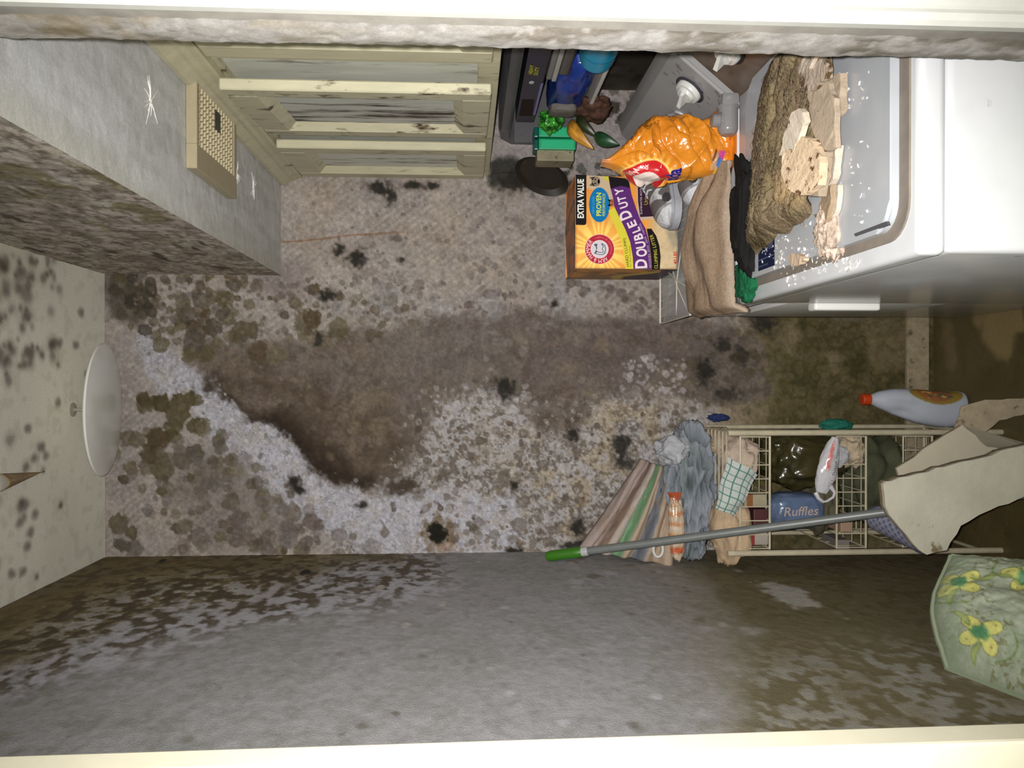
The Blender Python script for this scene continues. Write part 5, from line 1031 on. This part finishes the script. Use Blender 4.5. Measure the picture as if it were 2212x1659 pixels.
# snack bag
c0, c1 = P(1458, 1072, 2.30), P(1465, 1212, 2.30)
def snack(u, v, n):
    C = np.empty(u.shape + (3,)); C[:] = C8(190, 170, 146); blend(C, ss(.2, .6, np.sin(v * 60)) * ss(.18, .25, v) * ss(.6, .55, v) * .8, C8(186, 124, 78)); blend(C, ss(.2, .1, v), C8(150, 78, 52)); blend(C, ss(.66, .70, v) * ss(.78, .74, v), C8(190, 92, 56)); blend(C, ss(.5, .7, fbm(u * 9, v * 20, 3, 2)) * .4, C8(230, 220, 206)); return C
t_ = thing('snack_bag', 'clear crinkled snack bag with orange bands between the towel and grey cloth', 'bag', tuple((c0 + c1) / 2)); dv = Vector(c0 - c1)
rt = Vector((0, 0, 1)).rotation_difference(dv.normalized())
lump('bag_body', (0, 0, 0), (.024, .022, dv.length / 2), 43, snack, MPLAS, t_, .14, 2.2, 56, 60, rot=rt.to_euler())
e = dv.normalized() * (dv.length / 2); B().hull([tuple(e * k + Vector((0, y, z))) for k, y, z in ((.9, -.006, -.012), (.9, .006, .012), (1.12, -.002, -.02), (1.12, .002, .022), (1.12, .002, -.02), (1.12, -.002, .022))]).done('sealed_end', mat('orange_film', (.62, .26, .12), .25), t_)
# grey blue cloth
def gb_(u, v, n):
    C = np.empty(u.shape + (3,)); C[:] = C8(116, 122, 130); blend(C, ss(-.1, .5, n) * .6, C8(158, 160, 168)); blend(C, ss(-.1, -.5, n) * .7, C8(78, 84, 84)); blend(C, ss(.55, .7, fbm(u * 8, v * 6, 4, 2)) * .4, C8(92, 104, 96)); return C
a, b = P(1520, 965, 2.20), P(1520, 1190, 2.20)
tag(lump('grey_blue_cloth', ((a[0] + b[0]) / 2, 2.375, P(1505, 1070, 2.32)[2]), ((a[0] - b[0]) / 2 + .04, .075, .072), 45, gb_, MCL, None, .34, 1.7, 140, 110, ridge=True, pw=.9), 'crumpled blue grey cloth heaped in the middle of the rack top', 'cloth')
q0 = P(1420, 985, 2.32); tag(lump('pale_grey_cloth', (q0[0] + .01, 2.34, P(1460, 960, 2.3)[2]), (.045, .05, .05), 46, plain(C8(160, 160, 164), .2), MCL, None, .35, 1.8), 'pale grey cloth scrap at the right end of the heap', 'cloth')
o = sheet('mustard_rag', P(1505, 925, 2.46), P(1480, 960, 2.36), P(1590, 990, 2.30), P(1570, 925, 2.42), bulge(.02, (3, 3), 3, .006, 3), plain(C8(150, 134, 108), .2) and (lambda u, v: plain(C8(158, 140, 112), .25)(u, v, u)), MCL, None, 40, 40, .006)
tag(o, 'dull beige rag spilling over the back right post of the rack', 'rag')
# checked tea towel
def chk(u, v):
    C = np.empty(u.shape + (3,)); C[:] = C8(184, 188, 182); g = C8(66, 112, 104)
    for k in (.16, .38, .60, .82): blend(C, ss(.022, .012, np.abs(v - k)) * .85, g)
    for k in (.12, .26, .40, .54, .68, .82, .94): blend(C, ss(.013, .006, np.abs(u - k)) * .8, g)
    return C
o = sheet('checked_tea_towel', P(1572, 986, 2.185), P(1640, 1026, 2.17), P(1592, 1118, 2.165), P(1546, 1096, 2.18), lambda u, v: (0 * u, -.010 * np.sin(u * 4) - .006 * np.sin(v * 9 + u * 3), .005 * np.sin(u * 7)), lambda u, v: chk(v, u), MCL, None, 90, 90, .005)
tag(o, 'white tea towel with green checks hanging from the heap', 'towel')
c_ = P(1592, 1150, 2.2); tag(lump('beige_cloth', (c_[0] - .005, 2.255, c_[2] - .0), (.105, .06, .055), 47, plain(C8(176, 152, 124), .16), MCL, None, .22, 1.5), 'beige cloth bulging out below the tea towel over the top drawer', 'cloth')
# ---- inside the top drawer
def inbox(name, label, px0, px1, py0, py1, Y, depth, m, cat='box', lid=None):
    a, b = P(px0, py1, Y), P(px1, py0, Y); t = thing(name, label, cat, ((a[0] + b[0]) / 2, Y + depth / 2, b[2])); w2 = abs(b[0] - a[0]) / 2; h = a[2] - b[2]
    B().b2((-w2, -depth / 2, 0), (w2, depth / 2, h), .003).done('carton', m, t)
    if lid: B().b2((-w2 * 1.01, -depth / 2 - .001, h * .62), (w2 * 1.01, depth / 2 + .001, h * .9), .001).done('label_band', lid, t)
    return t
c_ = P(1640, 1000, 2.25); tag(lump('pinkish_cloth', (c_[0], 2.33, Z1 + .062), (.085, .10, .055), 51, plain(C8(176, 158, 142), .18), MCL, None, .25, 1.7, pw=.8), 'pinkish cream cloth bundle in the right half of the top drawer', 'cloth')
inbox('maroon_carton', 'maroon carton in the left half of the top drawer', 1628, 1660, 1100, 1142, 2.225, .12, mat('maroon', (.27, .10, .11), .6, nz=(20, .2)))
inbox('red_white_carton', 'red and white carton left of the maroon carton', 1612, 1660, 1150, 1178, 2.225, .10, mat('whiteish', (.62, .58, .54), .6, nz=(20, .2)), 'box', mat('red_band', (.52, .16, .13), .5))
inbox('yellow_white_carton', 'pale carton with orange band right of the maroon carton', 1608, 1656, 1068, 1096, 2.23, .10, mat('offwhite', (.60, .56, .46), .6, nz=(20, .2)), 'box', mat('orange_band', (.50, .30, .14), .5))
# ---- middle of the rack
tag(lump('dark_bin_bag', (-.235, 2.36, Z2 + .125), (.088, .105, .124), 53, plain(C8(54, 50, 28), .3), MPLAS, None, .2, 1.7, 90, 60, pw=.8), 'shiny dark olive rubbish bag filling the right of the rack', 'bag')
tag(lump('olive_cloth', (-.37, 2.38, Z2 + .06), (.09, .09, .058), 54, plain(C8(92, 88, 70), .25), MCL, None, .25, 1.6), 'dull olive grey cloth in the middle drawer behind the pole', 'cloth')
# blue wrapped pack with pale cursive marks
a, b = P(1672, 1140, 2.215), P(1790, 1076, 2.215)
bl = thing('blue_wrapped_pack', 'blue plastic wrapped pack with pale curly lettering behind the pole', 'packet', ((a[0] + b[0]) / 2, 2.27, (a[2] + b[2]) / 2)); w2, h2 = abs(b[0] - a[0]) / 2 + .01, abs(a[2] - b[2]) / 2
lump('pack_body', (0, 0, 0), (w2, .05, h2), 55, plain(C8(86, 100, 126), .2), MPLAS, bl, .08, 1.5, 64, 40, pw=.6)
p = Print(); q = P(1694, 1116, 2.215)
p.text('Ruffles', (q[0] - bl.location.x, q[2] - bl.location.z), h=.026, w=.098, col=C8(168, 150, 142), rot=math.radians(-88), layer=1, bold=.01, shear=.2)
p.done('lettering', MPR, lambda x, y, h: (x, -.0535 - h, y), bl)['kind'] = 'stuff'
# shopping bag: body, two handles, print
sbg = thing('shopping_bag', 'white plastic carrier bag with red and black print hanging in the rack', 'bag', tuple(P(1790, 1005, 2.19)))
ux = Vector(P(1800, 955, 2.19) - P(1775, 1060, 2.19)); Ls = ux.length; un = ux.normalized(); vn = Vector((-un.z, 0, un.x))
if vn.z < 0: vn = -vn
def shp(a, s, off=0.0):                          # s: along the bag, a: angle
    w_ = .030 * np.sin(np.pi * np.clip(.10 + s * .84, 0, 1)) ** .6 * (1.05 - .25 * s); d = .020 * np.sin(np.pi * np.clip(.06 + s * .88, 0, 1)) ** .7
    n = (fbm(a * .9 + 3, s * 5, 4, 3) - .5) * .010; p_ = (s - .5) * Ls * 1.15
    cc = np.cos(a) * (w_ + n + off); dd = -np.sin(a) * (d + n + off); return p_ * un.x + cc * vn.x, dd, p_ * un.z + cc * vn.z
A_, S_ = np.meshgrid(np.linspace(0, 2 * np.pi, 60, endpoint=False), np.linspace(0, 1, 50), indexing='ij'); X, Y, Z = shp(A_, S_)
C = np.empty(A_.shape + (3,)); C[:] = C8(196, 194, 198); f1 = ss(.45, .6, fbm(A_ * 3, S_ * 16, 3, 2)); blend(C, ss(.9, 1.05, A_) * ss(1.55, 1.4, A_) * ss(.36, .44, S_) * ss(.98, .9, S_) * (.35 + .65 * f1), C8(206, 116, 110))
me = gridmesh('bag_body', X, Y, Z, C, cu=True); bm = bmesh.new(); bm.from_mesh(me); bmesh.ops.holes_fill(bm, edges=[e for e in bm.edges if e.is_boundary]); bmesh.ops.recalc_face_normals(bm, faces=bm.faces); bm.to_mesh(me); bm.free()
link('bag_body', me, MPLAS, sbg, True)
p = Print(); bk = C8(60, 58, 58)
p.text('THANK YOU', (.34, 1.78), h=.30, w=.46, col=bk, layer=1, bold=0)
for k in range(3): p.text('lllll lll', (.38 + .04 * k, 2.15 + .16 * k), h=.10, w=.30, col=C8(130, 128, 128), layer=1, bold=-.01)
p.text('lll', (.14, 1.8), h=.14, w=.12, col=C8(120, 110, 120), layer=1, bold=-.01); p.text('lll', (.14, 2.05), h=.12, w=.08, col=C8(120, 110, 120), layer=1, bold=-.01)
p.done('lettering', MPR, lambda x, y, h: tuple(float(q) for q in shp(3.9 - y, x, .0012 + h)), sbg)['kind'] = 'stuff'
base = Vector(((-.5 * Ls * 1.1) * un.x, -.004, (-.5 * Ls * 1.1) * un.z))
loop = [base + Vector((.012, 0, .010)), base + Vector((.004, -.004, -.020)), base + Vector((-.022, -.006, -.044)), base + Vector((-.052, -.004, -.036)), base + Vector((-.050, 0, -.008)), base + Vector((-.022, 0, .016))]
loop = [P(1762, 1064, 2.185), P(1768, 1076, 2.18), P(1778, 1084, 2.18), P(1786, 1083, 2.18), P(1800, 1074, 2.18), P(1803, 1064, 2.18), P(1794, 1050, 2.185)]
B().tube([Vector(q) - sbg.location for q in loop], .0045, 8, rs=[.007, .0055, .004, .0035, .004, .0045, .007]).done('handle', mat('carrier_white', (.76, .75, .76), .35), sbg, True)
c_ = P(1818, 985, 2.2); lump('bag_tail', Vector(c_) - sbg.location + Vector((0, .012, 0)), (.030, .014, .026), 58, plain(C8(186, 186, 190), .08), mat('film_white', vcol=True, rough=.4, alpha=.75), sbg, .25, 1.5)
# things seen through the lower drawers
inbox('pale_carton', 'pale peach carton behind the wires of the middle drawer', 1816, 1840, 1128, 1150, 2.235, .08, mat('peach', (.62, .50, .42), .6))
inbox('grey_carton', 'grey flat carton low on the left of the middle drawer', 1808, 1836, 1166, 1188, 2.235, .1, mat('greycard', (.45, .42, .40), .7))
c_ = P(1850, 975, 2.24); tag(lump('cream_rag', (c_[0], 2.29, c_[2]), (.05, .05, .04), 61, plain(C8(180, 162, 138), .15), MCL, None, .35, 1.8), 'cream rag poking through the middle drawer on its right', 'rag')
tag(lump('slate_cloth', (-.30, 2.36, Z2 - .10), (.13, .09, .09), 62, plain(C8(70, 72, 54), .3), MCL, None, .25, 1.7), 'slate green cloth in the bottom of the rack', 'cloth')
# teal and blue bits caught between rack and wall
c_ = P(1805, 918, 2.47); tag(lump('teal_rag', tuple(c_), (.02, .02, .05), 63, plain(C8(40, 110, 92), .2), MCL, None, .3, 1.6), 'teal rag caught between the rack posts and the back wall', 'rag')
c_ = P(1552, 902, 2.49); tag(lump('blue_rag', tuple(c_), (.012, .014, .034), 64, plain(C8(44, 52, 92), .2), MCL, None, .35, 2), 'small navy blue scrap above the back post of the rack', 'rag')

# ================================================================== mop pole, bottle, roll, slabs, cushion
A0, A1 = P(1181, 1202, 2.30), P(1930, 1104, 1.92); dv = A1 - A0; t_end = (.012 - A0[2]) / dv[2]; A1f = A0 + dv * t_end; A0[0] = max(A0[0], XL + .015)
ml = thing('mop_pole', 'grey metal pole with a green grip leaning in the left corner', 'pole', tuple(A1f)); D = Vector(A0 - A1f); Ln = D.length
pg = mat('grip_green', (.20, .42, .07), .45); pm = mat('grey_tube', (.44, .45, .44), .4, metal=.1, nz=(30, .1))
ti = Ln - .105 * 1.0
B().lathe([(.011, 0), (.0115, ti)], (0, 0, 0), D, 20).done('tube', pm, ml, True)
B().lathe([(.0125, ti - .005), (.0150, ti), (.0160, ti + .02), (.0150, ti + .06), (.0160, ti + .09), (.013, ti + .104), (.006, ti + .108)], (0, 0, 0), D, 24).done('grip', pg, ml, True)
off = D.normalized() * (ti + .045); sdv = D.cross(Vector((0, 1, 0))).normalized()
if sdv.x > 0: sdv = -sdv
tg = B(); tg.hull([tuple(off + D.normalized() * a + sdv * b_ + Vector((0, c, 0))) for a in (-.03, .050) for b_ in (.006, .0165) for c in (-.008, .008)]); tag(tg.done('grip_inlay', mat('inlay_grey', (.22, .26, .28), .6), ml), 'dark grey inlay along the grip')
B().lathe([(.013, ti - .022), (.0135, ti - .02), (.0135, ti - .002), (.013, ti)], (0, 0, 0), D, 20).done('collar', mat('collar_white', (.66, .66, .66), .4), ml, True)

# white jug with an orange cap
b0, b1 = P(2062, 884, 2.36), P(1884, 858, 2.36)
jug = thing('bleach_jug', 'white plastic jug with an orange cap standing by the skirting board', 'bottle', (b0[0], 2.38, .003)); JH = b1[2] - .003
def jg(a, s):
    wx_ = np.interp(s, [0, .02, .08, .30, .52, .75, .9, .97, 1], [.044, .053, .056, .056, .052, .040, .026, .0165, .0155]); wy_ = np.interp(s, [0, .02, .08, .34, .62, .85, .97, 1], [.032, .040, .042, .042, .038, .026, .0165, .0155])
    k = 1 / (np.abs(np.cos(a)) ** 2.6 + np.abs(np.sin(a)) ** 2.6) ** (1 / 2.6); k = k + (1 - k) * ss(.8, .97, s)
    gr = .012 * np.exp(-((s - .62 + .05 * np.cos(a)) / .13) ** 2) * np.exp(-((np.sin(a) + .75) / .35) ** 2) * ss(.35, -.2, np.cos(a) - .1)
    return np.cos(a) * k * (wx_ - gr) + .030 * ss(.2, 1, s), np.sin(a) * k * (wy_ - gr), s * JH
A_, S_ = np.meshgrid(np.linspace(0, 2 * np.pi, 96, endpoint=False), np.linspace(0, 1, 90), indexing='ij'); X, Y, Z = jg(A_, S_)
C = np.empty(A_.shape + (3,)); C[:] = C8(176, 180, 190); ca = (A_ - 5.55) / .62; lab = ss(1.0, .93, np.hypot(ca, (S_ - .34) / .29)); blend(C, lab, C8(142, 118, 52)); blend(C, ss(.8, .7, np.hypot(ca, (S_ - .36) / .24)) * .9, C8(146, 88, 54))
lt = fbm(A_ * 9, S_ * 22, 3, 1); blend(C, ss(.55, .62, lt) * ss(.7, .6, np.hypot(ca, (S_ - .3) / .22)) * .8, C8(54, 84, 84)); blend(C, ss(.62, .68, fbm(A_ * 7, S_ * 18, 3, 4)) * ss(.7, .6, np.hypot(ca, (S_ - .36) / .2)), C8(206, 170, 90))
me = gridmesh('jug_body', X, Y, Z, C, cu=True); bm = bmesh.new(); bm.from_mesh(me); bmesh.ops.holes_fill(bm, edges=[e for e in bm.edges if e.is_boundary]); bmesh.ops.recalc_face_normals(bm, faces=bm.faces); bm.to_mesh(me); bm.free()
link('jug_body', me, mat('jug_plastic', vcol=True, rough=.4), jug, True)
B().lathe([(.0175, 0), (.018, .003), (.0175, .022), (.015, .025), (.002, .0255)], (.030, 0, JH - .002), n=28).done('cap', mat('orange_cap', (.72, .24, .08), .45), jug, True)
# blue patterned roll
r0, r1 = P(1905, 1122, 2.06), P(2010, 1172, 1.86); rl = thing('patterned_roll', 'blue and white patterned roll sticking out behind the broken slab', 'roll', tuple(r0 + [0, .02, 0])); rd = Vector(r1 - r0)
def rollc(u, s):
    C = np.empty(u.shape + (3,)); C[:] = C8(150, 150, 166); blend(C, ss(.0, .5, np.sin(u * 75) * np.sin(s * 46)) * .9, C8(72, 76, 116)); blend(C, ss(.05, .03, s) , C8(90, 92, 120)); blend(C, ss(.55, .7, fbm(u * 20, s * 10, 3, 1)) * .5, C8(110, 112, 140)); return C
U, S = np.meshgrid(np.linspace(0, 1, 48, endpoint=False), np.linspace(0, 1, 60), indexing='ij'); e1 = rd.orthogonal().normalized(); e2 = rd.cross(e1).normalized(); rr_ = .034
Q = S[..., None] * np.array(rd) + rr_ * (np.cos(2 * np.pi * U)[..., None] * np.array(e1) + np.sin(2 * np.pi * U)[..., None] * np.array(e2))
link('roll_sleeve', gridmesh('roll_sleeve', Q[..., 0], Q[..., 1], Q[..., 2], rollc(U, S), cu=True), MCARD, rl, True)
B().lathe([(rr_ * .98, .0), (rr_ * .98, .004), (rr_ * .5, .005), (rr_ * .48, .03), (.002, .03)], (0, 0, 0), rd, 40).done('roll_end', mat('roll_end', (.46, .46, .52), .6), rl, True)
# broken ceiling board: thick slab leaning, near face to the camera
def board(name, label, outl, Yf, th, m, me_, cat, lean=0.0, push=None):
    """outline in picture-facing plane at depth Yf, extruded backwards; m face, me_ rim"""
    pts = []; r = random.Random(len(outl))
    for (a, b) in zip(outl, outl[1:] + outl[:1]):
        A_, B_ = P(a[0], a[1], Yf), P(b[0], b[1], Yf); n = max(2, int(np.linalg.norm(A_ - B_) / .02))
        for k in range(n): q = A_ + (B_ - A_) * k / n; pts.append((q[0] + r.uniform(-.003, .003), q[2] + r.uniform(-.003, .003)))
    zb = min(p[1] for p in pts); cx = np.mean([p[0] for p in pts]); t = thing(name, label, cat, (cx, Yf, zb))
    f = lambda p, y: (p[0] - cx, y - lean * (p[1] - zb), p[1] - zb)
    d = B(); bm = d.bm; a = [bm.verts.new(f(p, 0)) for p in pts]; b = [bm.verts.new(f(p, th * .35)) for p in pts]; bm.faces.new(a[::-1]); n = len(a)
    for i in range(n): bm.faces.new((a[i], a[(i + 1) % n], b[(i + 1) % n], b[i]))
    bm.faces.new(b); bmesh.ops.triangulate(bm, faces=[fc for fc in bm.faces if len(fc.verts) > 4]); d.done('face_layer', m, t)
    d = B(); bm = d.bm; g = lambda p: (cx + (p[0] - cx) * .992, zb + (p[1] - zb) * .994); a = [bm.verts.new(f(g(p), th * .36)) for p in pts]; b = [bm.verts.new(f(g(p), th)) for p in pts]; bm.faces.new(a[::-1]); bm.faces.new(b)
    for i in range(n): bm.faces.new((a[i], a[(i + 1) % n], b[(i + 1) % n], b[i]))
    bmesh.ops.triangulate(bm, faces=[fc for fc in bm.faces if len(fc.verts) > 4]); d.done('core', me_, t); return t
fpl = mat('pale_board', (.70, .68, .61), .8, nz=(9, .12), bump=(30, .4, .006), grime=((.44, .38, .28), 16, .64, .08)); cor = mat('brown_core', (.50, .43, .32), .9, nz=(40, .3), grime=((.24, .19, .12), 18, .55, .1))
board('broken_board', 'big pale broken plasterboard slab leaning at the left of the floor', [(1926, 1048), (1942, 1042), (2212, 968), (2420, 912), (2560, 900), (2480, 990), (2212, 1082), (2150, 1108), (2090, 1140), (2060, 1192), (2020, 1204), (2000, 1194), (1962, 1150), (1930, 1100)], 1.72, .030, fpl, cor, 'plasterboard', -.05)
board('loose_board', 'clean white triangular panel corner standing behind the broken slab', [(1950, 1012), (2020, 962), (2086, 916), (2140, 964), (2400, 1010), (2420, 1040), (2212, 1000), (1960, 1060)], 1.86, .016, mat('white_board', (.70, .66, .58), .6, nz=(12, .08)), cor, 'panel', -.04)
board('paper_sheet', 'small mud stained white sheet low down behind the white panel', [(2062, 930), (2075, 880), (2130, 862), (2212, 860), (2300, 800), (2300, 870), (2160, 908), (2100, 950)], 2.0, .006, mat('muddy_paper', (.64, .58, .48), .8, nz=(20, .25), grime=((.30, .24, .14), 26, .56, .1)), cor, 'paper')
# floral cushion against the left wall
c00, c10, c11, c01 = P(2040, 1196, 1.66), P(2290, 1235, 1.50), P(2330, 1560, 1.20), P(2010, 1440, 1.50)
cu = thing('floral_cushion', 'pale green cushion with yellow flowers leaning on the left wall', 'cushion', tuple(P(2300, 1400, 1.40)))
u, v = np.meshgrid(np.linspace(0, 1, 150), np.linspace(0, 1, 150), indexing='ij')
def cq(u, v, s):
    outl = lambda t: .12 * np.sin(np.pi * t)
    c = [Vector(P(2056, 1202, 1.62)), Vector(P(2430, 1250, 1.50)), Vector(P(2470, 1600, 1.14)), Vector(P(2046, 1446, 1.46))]
    A_, B_, C_, D_ = [np.array(k) for k in c]; Q = A_ * ((1 - u) * (1 - v))[..., None] + B_ * (u * (1 - v))[..., None] + C_ * (u * v)[..., None] + D_ * ((1 - u) * v)[..., None]
    n = np.cross(B_ - A_, D_ - A_); n = n / np.linalg.norm(n)
    if n[1] > 0: n = -n
    k = (16 * u * (1 - u) * v * (1 - v)) ** .42; wr_ = (fbm(u * 5, v * 5, 4, 2) - .5) * .035 + (fbm(u * 14, v * 14, 3, 4) - .5) * .012
    sc = np.where((u < .12) | (v > .9), .003 * np.sin((u + v) * 40), 0)
    Q = Q + n * ((s * .075 * k) + wr_ * k ** .5)[..., None]; e = (Vector(D_ - A_).normalized()); Q = Q - np.array(Vector(B_ - A_).normalized()) * ((.030 * np.sin(np.pi * v) ** 1.3 + .008 * (fbm(v * 5, v * 0, 3, 2) - .5)) * (1 - u) ** 2)[..., None]
    return Q
fl_ = [(.42, .26), (.20, .76), (.62, .80), (.76, .42), (.86, .10), (.10, .36)]
def floral(u, v):
    C = np.empty(u.shape + (3,)); C[:] = C8(158, 164, 144); blend(C, ss(.4, .7, fbm(u * 4, v * 4, 4, 1)) * .4, C8(140, 150, 124)); sp = fbm(u * 46, v * 46, 3, 3); blend(C, ss(.63, .68, sp) * ss(.5, .6, fbm(u * 6, v * 6, 3, 6)) * .7, C8(112, 112, 70))
    for k, (x, y) in enumerate(fl_):
        du, dv_ = u - x, (v - y) * 1.0
        for j in range(4):                        # petals round a green eye
            a = 2 * math.pi * j / 4 + k * .7 + .3; cx, cy = x + .072 * math.cos(a), y + .072 * math.sin(a); p_ = (u - cx) * math.cos(a) + (v - cy) * math.sin(a); q_ = -(u - cx) * math.sin(a) + (v - cy) * math.cos(a)
            r = np.hypot(p_ / .060, q_ / (.042)); blend(C, ss(1.08, 1.0, r), C8(112, 116, 62)); blend(C, ss(1.0, .92, r), C8(200, 196, 112)); blend(C, ss(.3, .2, np.hypot((p_ - .02) / .03, q_ / .03)) * .7, C8(140, 130, 70))
        blend(C, ss(.058, .03, np.hypot(du, dv_) + .03 * (fbm(u * 40, v * 40, 2, 1) - .5)) * .9, C8(66, 122, 84))
        for j in range(2):
            a = k + j * 2.2 + .9; cx, cy = x + .13 * math.cos(a), y + .13 * math.sin(a); p_ = (u - cx) * math.cos(a) + (v - cy) * math.sin(a); q_ = -(u - cx) * math.sin(a) + (v - cy) * math.cos(a); r = np.hypot(p_ / .07, (q_ + .3 * p_ ** 2 / .07) / .018); blend(C, ss(1.1, .95, r) * .8, C8(120, 138, 72)); blend(C, ss(.8, .6, r) * .8, C8(160, 168, 104))
        rr = np.hypot(du, dv_); an = np.arctan2(dv_, du); blend(C, ss(.008, .003, np.abs(rr - .16 - .03 * np.sin(an * 2 + k))) * ss(.4, .6, np.sin(an * 1.5 + k)) * .7, C8(104, 128, 66))
    blend(C, ss(.2, 0., u) * .35, C8(124, 140, 116)); return C
for nm, s in (('front_cover', 1), ('back_cover', -1)):
    Q = cq(u, v, s); Q = Q - np.array(cu.location); link(nm, gridmesh(nm, Q[..., 0], Q[..., 1], Q[..., 2], floral(u, v)), mat('quilted', vcol=True, rough=.6, nz=(200, .1), bump=(60, .4, .004)), cu, True)
tt = np.linspace(0, 1, 40); ed = [cq(np.array([[a]]), np.array([[b]]), 0)[0, 0] - np.array(cu.location) for a, b in [(0, t) for t in tt] + [(t, 1) for t in tt[1:]] + [(1, 1 - t) for t in tt[1:]] + [(1 - t, 0) for t in tt[1:]]]
B().tube(ed, .006, 6).done('piping', mat('piping_green', (.52, .56, .46), .7), cu, True)
# peeling paint flap on the ceiling
a, b, c = Pz(0, 1062, ZC - .002), Pz(95, 1020, ZC - .002), Pz(0, 1024, ZC - .002)
o = sheet('peeling_paint_flap', c, b, b + [.004, 0, -.001], a, lambda u, v: (0 * u, 0 * u, -.02 * np.sin(v * 3.1) * (1 - u)), lambda u, v: plain(C8(150, 130, 100), .25)(u, v, u), MCL, None, 20, 14, .002)
tag(o, 'curled brown flap of peeling paint on the ceiling at the left', 'paint flap')
